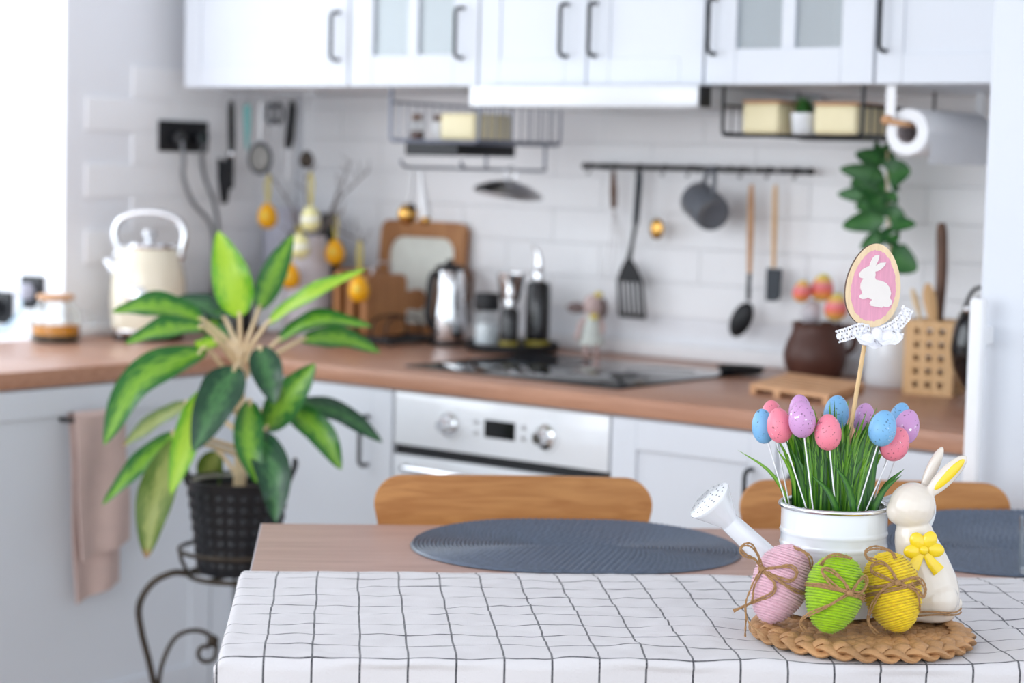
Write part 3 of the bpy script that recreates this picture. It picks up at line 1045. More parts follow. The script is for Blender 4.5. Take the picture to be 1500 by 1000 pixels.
part('handle', G().tube(spline([(0.058, 0, 0.078), (0.085, 0, 0.074), (0.093, 0, 0.05), (0.083, 0, 0.026), (0.062, 0, 0.02)], 6), 0.0055, 10), 'glass', TPOT)
part('spout', G().tube(spline([(-0.060, 0, 0.045), (-0.078, 0, 0.065), (-0.088, 0, 0.09)], 5), [0.014, 0.013, 0.012, 0.011, 0.0105, 0.010, 0.0095, 0.009, 0.009, 0.009, 0.009][:11], 12), 'glass', TPOT)

# ------------------------------------------------------------------ corner of the worktop
random.seed(3)


def tuft(n, r, h, lw, rnd):
    g = G()
    for _ in range(n):
        a = rnd.uniform(0, 2 * PI)
        e = rnd.uniform(0.1, 1.0)
        b = Vector((rnd.uniform(-1, 1) * r * 0.5, rnd.uniform(-1, 1) * r * 0.5, 0))
        t = Vector((math.cos(a) * r * e, math.sin(a) * r * e, h * rnd.uniform(0.5, 1.0)))
        s = Vector((-math.sin(a), math.cos(a), 0)) * lw
        m = (b + t) * 0.5 + Vector((0, 0, h * 0.12))
        g.add([b - s * 0.5, b + s * 0.5, m + s, m - s, t], [(0, 1, 2, 3), (3, 2, 4)])
    return g


rnd = random.Random(5)
pp = thing('small_potted_plant', 'small bushy green plant in dark pot behind the kettle', 'plant', (0.125, -0.16, ZC))
part('pot', G().lathe([(0, 0), (0.042, 0), (0.052, 0.09), (0.048, 0.09), (0.040, 0.01), (0, 0.01)], seg=28), 'plast', pp)
o = part('foliage', tuft(230, 0.058, 0.13, 0.006, rnd).xf(tr(0, 0, 0.075)), 'moss', pp)
o['kind'] = 'stuff'
solo('storage_jar', G().lathe([(0, 0), (0.032, 0), (0.034, 0.006), (0.034, 0.10), (0.024, 0.118), (0.026, 0.135), (0.023, 0.135), (0.021, 0.118), (0.031, 0.099), (0.031, 0.006), (0, 0.004)], seg=28), 'glass',
     'clear glass jar between dark potted plant and big houseplant leaves', 'jar', (0.185, -0.235, ZC))
wc = thing('grey_canister', 'pale lavender-grey tall canister in the worktop corner behind orange egg', 'canister', (0.090, 0.075, ZC))
part('body', G().lathe([(0, 0), (0.062, 0), (0.066, 0.005), (0.066, 0.33), (0.062, 0.335), (0.060, 0.33), (0.060, 0.01), (0, 0.01)], seg=36), 'lav', wc)
for q in range(2):
    part('rib', G().lathe([(0.0662, 0.25 + 0.06 * q), (0.0685, 0.253 + 0.06 * q), (0.0685, 0.257 + 0.06 * q), (0.0662, 0.26 + 0.06 * q)], seg=36), 'lav', wc)
bb = thing('black_bottle', 'matt black bottle behind orange hanging egg in the corner', 'bottle', (0.205, 0.12, ZC))
part('body', G().lathe([(0, 0), (0.036, 0), (0.038, 0.006), (0.038, 0.22), (0.03, 0.25), (0.016, 0.27), (0.016, 0.295), (0, 0.295)], seg=28), 'plast', bb)
part('cap', G().lathe([(0.02, 0.28), (0.021, 0.325), (0, 0.328)], seg=24), 'bgloss', bb)
solo('standing_plate', G().lathe([(0, 0.0), (0.035, 0.0), (0.058, 0.008), (0.062, 0.013), (0.060, 0.016), (0.035, 0.006), (0, 0.006)], seg=40).xf(tr(0, 0, 0.061) @ rotz(VIEW) @ rotx(PI / 2 - 0.14)), 'whitem',
     'round white plate leaning in the corner behind houseplant', 'plate', (0.165, -0.045, ZC))

# vase with twigs and hanging eggs
V = thing('vase', 'tall mauve-white ceramic vase holding bare twigs', 'vase', (0.292, -0.05, ZC))
part('body', G().lathe([(0, 0), (0.060, 0), (0.064, 0.006), (0.066, 0.10), (0.062, 0.19), (0.052, 0.245), (0.047, 0.268), (0.044, 0.268), (0.048, 0.245), (0.058, 0.19), (0.061, 0.10), (0.058, 0.01), (0, 0.01)], seg=40), 'mauve', V)
TW = thing('twig_bunch', 'bare grey twigs standing in mauve vase, hung with eggs', 'twigs', (0.292, -0.05, ZC + 0.011))
HANG = [(0.1978, -0.1100, 1.2137), (0.3966, -0.1500, 1.2136), (0.3781, -0.1700, 1.1415), (0.3401, -0.1650, 1.0605), (0.3929, -0.0500, 1.1241), (0.5871, -0.1650, 1.0403)]
HTOP = [(0.2030, -0.1100, 1.3258), (0.3937, -0.1500, 1.3349), (0.3595, -0.1700, 1.1909), (0.3460, -0.1650, 1.1310), (0.3954, -0.0500, 1.2205), (0.5862, -0.1650, 1.1646)]
twigs = [
    [(0.292, -0.05, 0.92), (0.285, -0.05, 1.10), (0.26, -0.07, 1.22), HTOP[0], (0.18, -0.11, 1.345)],
    [(0.300, -0.05, 0.92), (0.300, -0.05, 1.12), (0.305, -0.07, 1.24), (0.345, -0.12, 1.31), HTOP[1], (0.41, -0.165, 1.345)],
    [(0.305, -0.045, 0.92), (0.31, -0.03, 1.14), (0.345, -0.01, 1.24), (0.40, 0.02, 1.31), (0.44, 0.03, 1.345)],
    [(0.290, -0.04, 0.92), (0.315, -0.045, 1.14), (0.37, -0.07, 1.19), (0.44, -0.11, 1.21), (0.49, -0.15, 1.19), HTOP[5], (0.612, -0.175, 1.155)],
    [(0.285, -0.055, 0.92), (0.293, -0.075, 1.15), (0.322, -0.135, 1.182), HTOP[2], (0.375, -0.185, 1.198)],
    [(0.296, -0.04, 0.92), (0.31, -0.03, 1.15), (0.35, -0.02, 1.20), HTOP[4], (0.43, -0.06, 1.235)],
    [(0.290, -0.05, 0.92), (0.285, -0.05, 1.14), (0.278, -0.09, 1.175), (0.305, -0.140, 1.150), HTOP[3], (0.330, -0.186, 1.112)],
    [(0.300, -0.04, 0.92), (0.315, -0.02, 1.16), (0.35, 0.01, 1.29), (0.37, 0.03, 1.37)],
]
for tw_ in twigs:
    sp = spline(tw_, 6)
    o = part('twig', G().tube(sp, [0.0035 - 0.0022 * i / len(sp) for i in range(len(sp))], 6), 'twig', TW, True)
    rn = random.Random(len(sp))
    g = G()
    for i in range(len(sp) // 2, len(sp) - 1, 2):
        p = sp[i]
        e = p + Vector((rn.uniform(-0.03, 0.03), rn.uniform(-0.02, 0.02), rn.uniform(0.015, 0.05)))
        g.tube([p, (p + e) / 2 + Vector((0.004, 0, 0)), e], [0.0014, 0.0012, 0.0008], 5)
    if g.v:
        part('side_twig', g, 'twig', o, True)
hang = [
    ('orange', (392, 316), 255, -0.11, 'orange', 'orange egg on yellow ribbon hanging in front of the grey canister'),
    ('paleegg', (455, 320), 252, -0.09, 'pale', 'white-banded pale yellow egg on yellow ribbon above the mauve vase'),
    ('paleegg', (439, 360), 330, -0.135, 'pale', 'pale yellow egg hanging lowest against mauve vase rim beside houseplant leaf'),
    ('orange', (425, 404), 372, -0.13, 'orange', 'orange egg hanging in front of the vase body between two leaves'),
    ('orange', (491, 369), 316, -0.05, 'orange', 'orange egg hanging against corner of the pale-centred wooden tray'),
    ('orange', (526, 423), 352, -0.12, 'orange', 'orange egg on ribbon hanging in front of standing chopping boards'),
]
for (mt, _, _, _, kind, lab), c, t in zip(hang, HANG, HTOP):
    h = thing('hanging_egg', lab, 'egg', c, group='eggs hung on the twigs')
    r = 0.0265
    e = part('egg', G().egg(r, 0.070, mat=rotx(0.08)), mt, h)
    if kind == 'pale':
        part('band', G().lathe([(r * 1.005, -0.008), (r * 1.02, -0.004), (r * 1.02, 0.002), (r * 0.99, 0.006)], seg=24).xf(rotx(0.08)), 'band', e)
    else:
        part('spot', G().ell((0.012, -r * 0.92, 0.002), (0.008, 0.003, 0.010)), 'ribbon', e)
    top = Vector(t) - Vector(c)
    for s in (-1, 1):
        pts = [Vector((0, 0, 0.034)), Vector((s * 0.005, 0, 0.034 + (top.z - 0.034) * 0.3)), Vector((s * 0.007, 0, 0.034 + (top.z - 0.034) * 0.7)), Vector((top.x, top.y, top.z))]
        part('ribbon', G().tube(spline(pts, 5), 0.0035, 6, flat=0.35), 'ribbon', h)

# ------------------------------------------------------------------ wooden boards
FT = thing('serving_tray', 'oak-framed serving tray with pale centre leaning on the backsplash', 'tray', (0.50, 0.15, ZC))
outer = rrect(-0.150, 0.150, 0.0, 0.315, 0.03, 6)
inner = rrect(-0.118, 0.118, 0.035, 0.272, 0.045, 6)
lean = tr(0, 0, 0) @ rotx(-0.10)
g = G()
n = len(outer)
vs = [Vector((x, 0, z)) for x, z in outer] + [Vector((x, 0, z)) for x, z in inner] + [Vector((x, 0.022, z)) for x, z in outer] + [Vector((x, 0.022, z)) for x, z in inner]
fs = []
for i in range(n):
    j = (i + 1) % n
    fs += [(i, j, n + j, n + i), (2 * n + i, 3 * n + i, 3 * n + j, 2 * n + j), (i, 2 * n + i, 2 * n + j, j), (n + i, n + j, 3 * n + j, 3 * n + i)]
g.add(vs, fs)
part('frame', g.xf(lean), 'brd', FT)
part('base_panel', G().prism([(x * 1.004, z) for x, z in inner], 0.008, tr(0, 0.012, 0)).xf(lean), 'trayin', FT)
part('carry_handle', G().tube(spline([(0.152, 0.011, 0.19), (0.178, 0.011, 0.18), (0.182, 0.011, 0.15), (0.178, 0.011, 0.12), (0.152, 0.011, 0.11)], 5), 0.006, 8).xf(lean), 'dwood', FT)

RK = thing('board_rack', 'black wire rack holding upright chopping boards', 'rack', (0.55, -0.05, ZC))
g = G()
for yy in (-0.125, 0.045):
    g.tube([(0.425, yy, ZC + 0.012), (0.665, yy, ZC + 0.012)], 0.0085, 8)
for xx in (0.425, 0.665):
    g.tube([(xx, -0.125, ZC + 0.012), (xx, 0.045, ZC + 0.012)], 0.0085, 8)
part('base_frame', g, 'black', RK, True)
for xx in (0.43, 0.66):
    for yy in (-0.12, 0.04):
        part('foot', G().lathe([(0, 0), (0.006, 0), (0.006, 0.012), (0, 0.012)], (xx, yy, ZC), 12), 'black', RK, True)
for xx in (0.437, 0.482, 0.532, 0.582, 0.632):
    part('divider', G().tube(spline([(xx, -0.11, ZC + 0.014), (xx, -0.105, ZC + 0.05), (xx, -0.08, ZC + 0.068), (xx, 0.0, ZC + 0.068), (xx, 0.025, ZC + 0.05), (xx, 0.03, ZC + 0.014)], 4), 0.0028, 6), 'black', RK, True)
part('carry_loop', G().tube(spline([(0.532, -0.06, ZC + 0.068), (0.532, -0.055, ZC + 0.19), (0.532, -0.035, ZC + 0.205), (0.532, 0.0, ZC + 0.205), (0.532, 0.02, ZC + 0.19), (0.532, 0.02, ZC + 0.066)], 4), 0.003, 6), 'steel', RK, True)
bdl = ('upright oak chopping board in the black rack, nearest the vase', 'upright chopping board in the middle of the black rack', 'rounded chopping board with knob handle, last in the black rack')
for i, xx in enumerate((0.46, 0.507, 0.557)):
    t = thing('chopping_board', bdl[i], 'chopping board', (xx, -0.03, ZC + 0.0165), group='chopping boards in the rack')
    pl = rrect(-0.085, 0.075, 0.0, 0.172 - 0.006 * i, 0.022, 5)
    M4 = rotz(PI / 2)
    part('board', G().prism(pl, 0.018, M4 @ tr(0, -0.009, 0)), 'brd', t)
    if i == 2:
        pk = [(0.070 + 0.0, 0.062)] + [(0.125 + 0.03 * math.cos(a), 0.09 + 0.028 * math.sin(a)) for a in [(-PI * 0.75) + 1.5 * PI * k / 12 for k in range(13)]] + [(0.070, 0.118)]
        part('knob_handle', G().prism(pk, 0.0176, M4 @ tr(0, -0.0088, 0)), 'brd', t)

# ------------------------------------------------------------------ steel jug and tray of oils
J = thing('milk_jug', 'tapered chrome jug with black handle beside chopping boards', 'jug', (0.725, 0.03, ZC), VIEW)
part('body', G().lathe([(0, 0), (0.044, 0), (0.046, 0.004), (0.044, 0.08), (0.039, 0.15), (0.036, 0.195), (0.030, 0.203), (0, 0.205)], seg=36), 'chrome', J)
part('base', G().lathe([(0.0465, 0.0), (0.050, 0.002), (0.050, 0.012), (0.0465, 0.014)], seg=36), 'plast', J)
part('lid', G().lathe([(0.0365, 0.194), (0.038, 0.203), (0.028, 0.209), (0.010, 0.212), (0.008, 0.222), (0, 0.224)], seg=28), 'plast', J)
part('handle', G().tube(spline([(-0.028, -0.020, 0.188), (-0.044, -0.026, 0.178), (-0.050, -0.026, 0.13), (-0.052, -0.026, 0.07), (-0.038, -0.022, 0.045)], 5), 0.0095, 10), 'plast', J)

TRC = (0.925, 0.045, ZC)
solo('round_tray', G().lathe([(0, 0), (0.112, 0), (0.118, 0.004), (0.120, 0.022), (0.116, 0.022), (0.112, 0.007), (0, 0.007)], seg=48), 'plast',
     'round black tray carrying bottles and salt jar beside hob', 'tray', TRC)
zt = ZC + 0.0072
sj = thing('salt_jar', 'small glass jar of white salt with black lid on round tray', 'jar', (0.862, 0.018, zt))
part('glass', G().lathe([(0, 0), (0.030, 0), (0.033, 0.004), (0.033, 0.07), (0.026, 0.085), (0.026, 0.092), (0.023, 0.092), (0.023, 0.084), (0.030, 0.069), (0.030, 0.006), (0, 0.004)], seg=28), 'glass', sj)
part('salt', G().lathe([(0, 0.0042), (0.0295, 0.0065), (0.0295, 0.055), (0.015, 0.06), (0, 0.058)], seg=28), 'salt', sj)
part('lid', G().lathe([(0.0, 0.0922), (0.031, 0.0922), (0.032, 0.096), (0.032, 0.132), (0.029, 0.137), (0, 0.138)], seg=28), 'plast', sj)
mg = thing('pepper_mill', 'flared steel mill standing between salt jar and black bottle', 'mill', (0.923, 0.038, zt))
part('foot', G().lathe([(0, 0), (0.028, 0), (0.028, 0.01), (0.022, 0.03), (0.018, 0.09), (0.019, 0.115), (0, 0.115)], seg=28), 'steel', mg)
part('hopper', G().lathe([(0.018, 0.1152), (0.026, 0.125), (0.036, 0.185), (0.037, 0.190), (0.034, 0.190), (0.024, 0.127), (0, 0.118)], seg=28), 'chrome', mg)


def oil(loc, lab, r, h, sh):
    t = thing('oil_bottle', lab, 'bottle', loc, group='black oil bottles on the tray')
    part('glass', G().lathe([(0, 0), (r, 0), (r + 0.001, 0.004), (r + 0.001, h), (r * 0.86, h + 0.008), (r * 0.45, h + 0.012), (0, h + 0.012)], seg=28), 'bgloss', t)
    part('label_band', G().lathe([(r + 0.0012, 0.006), (r + 0.0018, 0.007), (r + 0.0018, 0.022), (r + 0.0012, 0.023)], seg=28), 'oil', t)
    part('collar', G().lathe([(r * 0.5, h + 0.0122), (r * 0.55, h + 0.03), (r * 0.45, h + 0.036), (0, h + 0.037)], seg=20), 'chrome', t)
    part('pour_spout', G().tube(spline([(0, 0, h + 0.036), (0, 0, h + 0.036 + sh * 0.4), (-0.004, -0.004, h + 0.036 + sh * 0.75), (-0.014, -0.012, h + 0.036 + sh)], 5), [0.010, 0.0115, 0.012, 0.012, 0.011, 0.0105, 0.010, 0.009, 0.0085, 0.008, 0.007, 0.006, 0.0055, 0.005, 0.0045, 0.004], 10), 'chrome', t)


oil((0.985, 0.072, zt), 'tall black oil bottle with chrome pourer on the round tray', 0.030, 0.162, 0.065)
oil((0.960, -0.012, zt), 'shorter black oil bottle with chrome pourer in front on round tray', 0.023, 0.095, 0.05)

# ------------------------------------------------------------------ doll by the hob
D = thing('doll', 'small cloth doll in pale dress standing behind the hob', 'doll', (1.125, 0.115, ZC), VIEW)
g = G()
g.ell((0, 0, 0.125), (0.024, 0.022, 0.028))
g.ell((-0.006, -0.006, 0.122), (0.014, 0.014, 0.014))
g.ell((0, 0, 0.075), (0.016, 0.014, 0.034))
for s in (-1, 1):
    g.tube([(s * 0.010, 0, 0.055), (s * 0.012, -0.002, 0.025), (s * 0.013, -0.004, 0.006)], [0.009, 0.008, 0.008], 10)
    g.ell((s * 0.013, -0.010, 0.007), (0.009, 0.014, 0.007))
g.tube([(-0.014, 0, 0.097), (-0.030, -0.004, 0.075), (-0.036, -0.008, 0.050)], [0.008, 0.0075, 0.007], 10)
g.ell((-0.037, -0.008, 0.046), (0.008, 0.008, 0.009))
g.tube([(0.014, 0, 0.097), (0.026, -0.004, 0.075), (0.024, -0.012, 0.054)], [0.008, 0.0075, 0.007], 10)
blob('body', g, 'doll', D, 0.002, 3)
g = G().lathe([(0.011, 0.105), (0.017, 0.098), (0.019, 0.08), (0.026, 0.05), (0.032, 0.028), (0.031, 0.027), (0.018, 0.07), (0.011, 0.10)], seg=28)
part('dress', g, 'dress', D)
g = G()
g.ell((-0.040, 0.004, 0.118), (0.026, 0.010, 0.014))
part('ear', g, 'dollgrey', D)
part('ear', G().ell((0.026, 0.006, 0.118), (0.012, 0.010, 0.026)), 'dollgrey', D)
part('hair_bow', G().ell((0.014, -0.006, 0.153), (0.011, 0.008, 0.008)), 'dollyel', D)
part('collar_bow', G().ell((0.004, -0.018, 0.098), (0.011, 0.006, 0.008)), 'dollyel', D)

# ------------------------------------------------------------------ right end of the worktop
solo('small_pan', G().lathe([(0, 0.0), (0.046, 0.0), (0.056, 0.012), (0.058, 0.014), (0.055, 0.014), (0.045, 0.004), (0, 0.004)], seg=36), 'plast',
     'small flat black pan lying on the far corner of the hob', 'pan', (1.643, -0.008, ZC + 0.0056))
TV = thing('trivet', 'pale wooden slatted trivet lying on worktop in front of clay pot', 'trivet', (1.955, -0.165, ZC))
ca, cb, cc = Vector((1.860, -0.315, 0)), Vector((2.085, -0.375, 0)), Vector((2.03, -0.03, 0))
du = (cb - ca)
dv = Vector((-0.0675, 0.262, 0))
lu, lv = du.length, dv.length
du.normalize()
dv.normalize()
for k in range(7):
    c0 = ca + dv * (lv * k / 6.0)
    g = G()
    w_ = dv * 0.0105
    q = [c0 - w_, c0 + du * lu - w_, c0 + du * lu + w_, c0 + w_]
    vs = [Vector((p.x, p.y, ZC + 0.0121)) for p in q] + [Vector((p.x, p.y, ZC + 0.0215)) for p in q]
    g.add(vs, [(3, 2, 1, 0), (4, 5, 6, 7), (0, 1, 5, 4), (1, 2, 6, 5), (2, 3, 7, 6), (3, 0, 4, 7)])
    part('slat', g, 'beech', TV, True)
for k in range(4):
    c0 = ca + du * (lu * (0.04 + 0.92 * k / 3.0)) - dv * 0.0105
    w_ = du * 0.009
    e_ = dv * (lv + 0.021)
    q = [c0 - w_, c0 + w_, c0 + w_ + e_, c0 - w_ + e_]
    vs = [Vector((p.x, p.y, ZC)) for p in q] + [Vector((p.x, p.y, ZC + 0.012)) for p in q]
    part('runner', G().add(vs, [(3, 2, 1, 0), (4, 5, 6, 7), (0, 1, 5, 4), (1, 2, 6, 5), (2, 3, 7, 6), (3, 0, 4, 7)]), 'beech', TV, True)

P = thing('clay_pot', 'dark brown clay pot with side handle behind wooden trivet', 'pot', (1.775, 0.10, ZC), VIEW)
part('body', G().lathe([(0, 0), (0.052, 0), (0.060, 0.004), (0.071, 0.03), (0.074, 0.052), (0.068, 0.078), (0.057, 0.100), (0.054, 0.118), (0.057, 0.127), (0.053, 0.127), (0.049, 0.117), (0.052, 0.098), (0.066, 0.06), (0.055, 0.012), (0, 0.010)], seg=40), 'clay', P)
part('handle', G().tube(spline([(0.052, 0, 0.115), (0.078, 0, 0.115), (0.090, 0, 0.095), (0.086, 0, 0.070), (0.068, 0, 0.055)], 5), 0.008, 10), 'clay', P)
ce = [(-0.036, 0.0, 0.198, 0.021, 'dyed pink and yellow candy egg on stick, smallest of three over clay pot'),
      (0.012, 0.012, 0.207, 0.026, 'yellow-topped pink candy egg on stick, tallest over clay pot'),
      (0.042, -0.014, 0.164, 0.026, 'low orange-pink candy egg on stick beside the clay pot rim'),
      (-0.008, 0.030, 0.148, 0.024, 'large pale lilac egg on stick at the back of clay pot')]
for x, y, z, r, lab in ce:
    p0 = P.matrix_basis @ Vector((x * 0.4, y * 0.4, 0.012))
    p1 = Vector((1.775, 0.10, ZC)) + rotz(VIEW) @ Vector((x, y, z))
    t = thing('candy_egg', lab, 'egg', p1, group='candy eggs in the clay pot')
    base = Vector((1.775, 0.10, ZC)) + rotz(VIEW) @ Vector((x * 0.4, y * 0.4, 0.012))
    part('egg', G().egg(r, r * 2.5).xf(tr(0, 0, 0) @ roty(0.2)), 'mauve' if 'lilac' in lab else 'candy', t)
    part('stick', G().tube([Vector((0, 0, -r)), base - p1], 0.0018, 6), 'pick', t)
W = thing('white_vase', 'tall round white vase holding leafy green branch', 'vase', (1.985, 0.07, ZC))
part('body', G().lathe([(0, 0), (0.056, 0), (0.060, 0.006), (0.060, 0.10), (0.052, 0.128), (0.040, 0.142), (0.037, 0.142), (0.048, 0.126), (0.056, 0.099), (0.056, 0.01), (0, 0.010)], seg=40), 'white', W)


def leaf_geo(pts, width, nrm, fold=0.18, n=16, m=6, prof=None, wave=0.0, ph=0.0):
    sp = spline(pts, max(2, n // (len(pts) - 1)))
    N = len(sp)
    rows, uv = [], []
    nrm = Vector(nrm)
    for i, p in enumerate(sp):
        t = i / (N - 1)
        tg = (sp[min(i + 1, N - 1)] - sp[max(i - 1, 0)]).normalized()
        side = tg.cross(nrm)
        if side.length < 1e-4:
            side = tg.cross(Vector((0.3, 0.2, 1)))
        side.normalize()
        up = side.cross(tg).normalized()
        if prof:
            w_ = width * prof(t)
        else:
            w_ = width * (0.04 + 0.96 * math.sin(PI * min(1, t ** 0.85)) ** 0.72) * (1 - 0.25 * t) * 1.1
            if i == N - 1:
                w_ = 0.0006
        row = []
        for j in range(m + 1):
            s = j / m * 2 - 1
            row.append(p + side * (s * w_ * 0.5) + up * (abs(s) ** 1.5 * w_ * fold + wave * w_ * math.sin(t * 13 + s * 2 + ph) * abs(s)))
            uv.append((j / m, t))
        rows.append(row)
    g = G().grid(rows)
    g.uv = uv
    return g


BR = thing('leafy_branch', 'tall green branch of round leaves standing in white vase', 'branch', (1.985, 0.07, ZC + 0.012))
stem = spline([(1.985, 0.07, ZC + 0.012), (1.985, 0.065, 1.08), (1.978, 0.055, 1.20), (1.970, 0.05, 1.33), (1.966, 0.05, 1.42)], 8)
part('stem', G().tube(stem, [0.0035 - 0.0018 * i / len(stem) for i in range(len(stem))], 8), 'stem', BR, True)
LFB = [(1.945, 0.040, 1.392, 1.890, 0.072, 1.410, 0.045),
       (1.949, 0.040, 1.390, 1.968, 0.071, 1.409, 0.039),
       (1.947, 0.040, 1.356, 1.893, 0.009, 1.373, 0.039),
       (1.950, 0.040, 1.356, 2.035, 0.011, 1.370, 0.061),
       (1.945, 0.040, 1.335, 1.887, 0.063, 1.346, 0.052),
       (1.947, 0.040, 1.321, 1.864, 0.057, 1.319, 0.039),
       (1.949, 0.040, 1.311, 1.906, 0.052, 1.294, 0.045),
       (1.953, 0.040, 1.299, 2.003, 0.027, 1.319, 0.033),
       (1.950, 0.040, 1.284, 1.931, 0.047, 1.326, 0.046),
       (1.953, 0.040, 1.272, 1.883, 0.047, 1.251, 0.046),
       (1.954, 0.040, 1.272, 2.012, 0.046, 1.268, 0.052),
       (1.957, 0.040, 1.254, 2.048, 0.016, 1.257, 0.036),
       (1.956, 0.040, 1.238, 1.929, 0.035, 1.207, 0.033),
       (1.958, 0.040, 1.231, 2.004, 0.033, 1.222, 0.039),
       (1.962, 0.040, 1.186, 2.035, 0.056, 1.163, 0.061),
       (1.961, 0.040, 1.201, 1.997, 0.075, 1.191, 0.036),
       (1.943, 0.040, 1.412, 1.926, 0.071, 1.441, 0.030)]
for i, (x0, y0, z0, x1, y1, z1, wd) in enumerate(LFB):
    a, b = Vector((x0, y0, z0)), Vector((x1, y1, z1))
    ax = min(stem, key=lambda q: abs(q.z - z0))
    a = ax.copy()
    mid = (a + b) / 2 + Vector((0, -0.006, 0.004))
    nr = Vector((0.6, -0.8, 0.15)) + Vector((math.sin(i * 2.1) * 0.25, 0, math.cos(i * 1.7) * 0.2))
    wd *= 1.2
    b = a + (b - a) * (1.22 if i < len(LFB) - 1 else 0.7)
    o = part('leaf', leaf_geo([a, a + (mid - a) * 0.5, mid, b], wd, nr, 0.06, 30, 6, prof=lambda t: 0.06 if t < 0.12 else max(0.03, math.sin(PI * min(1, (t - 0.10) / 0.905)) ** 0.6)), 'euc', BR, True)

UB = thing('utensil_box', 'square bamboo lattice utensil box with rows of holes', 'utensil box', (2.125, 0.005, ZC))
bw, bh, bt = 0.108, 0.160, 0.008


def lattice(w_, h_, nx, nz, t_):
    """panel in XZ with square holes, y 0..t"""
    g = G()
    hs = 0.0125
    xs = [0.0]
    for i in range(nx):
        c = w_ * (i + 1) / (nx + 1)
        xs += [c - hs / 2, c + hs / 2]
    xs.append(w_)
    zs = [0.0]
    for i in range(nz):
        c = h_ * (i + 0.8) / (nz + 0.6)
        zs += [c - hs / 2, c + hs / 2]
    zs.append(h_)
    for i in range(len(xs) - 1):
        for k in range(len(zs) - 1):
            if i % 2 == 1 and k % 2 == 1:
                continue
            g.add([(xs[i], 0, zs[k]), (xs[i + 1], 0, zs[k]), (xs[i + 1], 0, zs[k + 1]), (xs[i], 0, zs[k + 1]),
                   (xs[i], t_, zs[k]), (xs[i + 1], t_, zs[k]), (xs[i + 1], t_, zs[k + 1]), (xs[i], t_, zs[k + 1])],
                  [(0, 1, 2, 3), (7, 6, 5, 4), (0, 4, 5, 1), (1, 5, 6, 2), (2, 6, 7, 3), (3, 7, 4, 0)])
    return g


ub = tr(-0.0, -0.0, 0) @ rotz(math.radians(12))
ins = 0.0082
part('side_panel', lattice(bw, bh, 3, 5, bt).xf(ub @ tr(-bw / 2, -bw / 2, 0)), 'bam', UB)
part('side_panel', lattice(bw, bh, 3, 5, bt).xf(ub @ tr(-bw / 2, bw / 2 - bt, 0)), 'bam', UB)
part('side_panel', lattice(bw - 2 * ins, bh, 3, 5, bt).xf(ub @ rotz(PI / 2) @ tr(-bw / 2 + ins, -bw / 2, 0)), 'bam', UB)
part('side_panel', lattice(bw - 2 * ins, bh, 3, 5, bt).xf(ub @ rotz(PI / 2) @ tr(-bw / 2 + ins, bw / 2 - bt, 0)), 'bam', UB)
part('base', G().box((-bw / 2 + ins, -bw / 2 + ins, 0.0), (bw / 2 - ins, bw / 2 - ins, 0.006)).xf(ub), 'bam', UB)
solo('wooden_spoon_handle', G().tube(spline([(2.115, 0.02, ZC + 0.008), (2.118, 0.03, 1.08), (2.117, 0.035, 1.17), (2.112, 0.035, 1.265)], 6), [0.007, 0.0075, 0.008, 0.009, 0.010, 0.0105, 0.011, 0.0115, 0.012, 0.0125, 0.0125, 0.0125, 0.0125, 0.0125, 0.0125, 0.0125, 0.0125, 0.012, 0.008], 10), 'dwood',
     'long dark brown wooden spoon standing in the bamboo box', 'spoon', (2.115, 0.02, ZC + 0.008), world=True)
solo('wooden_spatula', G().tube(spline([(2.142, -0.012, ZC + 0.008), (2.135, -0.015, 1.02), (2.120, -0.018, 1.09), (2.112, -0.02, 1.135)], 6), [0.004] * 7 + [0.005, 0.007, 0.010, 0.012, 0.0135, 0.0145, 0.015, 0.0148, 0.014, 0.012, 0.009, 0.004], 10, flat=0.3, up=(0.5, -0.8, 0)), 'brass' if False else 'bam',
     'flat honey-coloured wooden spatula standing in bamboo box', 'spatula', (2.142, -0.012, ZC + 0.008), world=True)
solo('wooden_fork', G().tube(spline([(2.100, -0.02, ZC + 0.008), (2.096, -0.012, 1.02), (2.090, -0.008, 1.065), (2.066, 0.0, 1.12)], 4), [0.004] * 9 + [0.006, 0.008, 0.007, 0.004], 8, flat=0.4, up=(0.5, -0.8, 0)), 'ply',
     'pale thin wooden fork leaning out of the bamboo box towards white vase', 'fork', (2.098, -0.02, ZC + 0.008), world=True)

BT = thing('black_teapot', 'glossy black round pot with metal knobs half hidden by fridge', 'pot', (2.296, -0.107, ZC), VIEW)
part('body', G().lathe([(0, 0.0), (0.038, 0.0), (0.040, 0.008), (0.034, 0.022), (0.05, 0.04), (0.068, 0.075), (0.074, 0.115), (0.070, 0.155), (0.056, 0.19), (0.036, 0.205), (0.036, 0.209), (0, 0.209)], seg=48), 'bgloss', BT)
part('lid', G().lathe([(0.038, 0.2095), (0.037, 0.215), (0.018, 0.224), (0, 0.226)], seg=32), 'bgloss', BT)
part('gold_knob', G().ell((0.0, 0, 0.236), (0.010, 0.010, 0.012)), 'brass', BT)
part('steel_stud', G().ell((-0.048, -0.03, 0.199), (0.009, 0.009, 0.009)), 'chrome', BT)
part('bail_handle', G().tube(spline([(-0.05, 0, 0.197), (-0.035, 0, 0.232), (-0.012, 0.02, 0.242), (0.02, 0.02, 0.244), (0.05, 0, 0.225), (0.056, 0, 0.19)], 5), 0.004, 8), 'plast', BT)

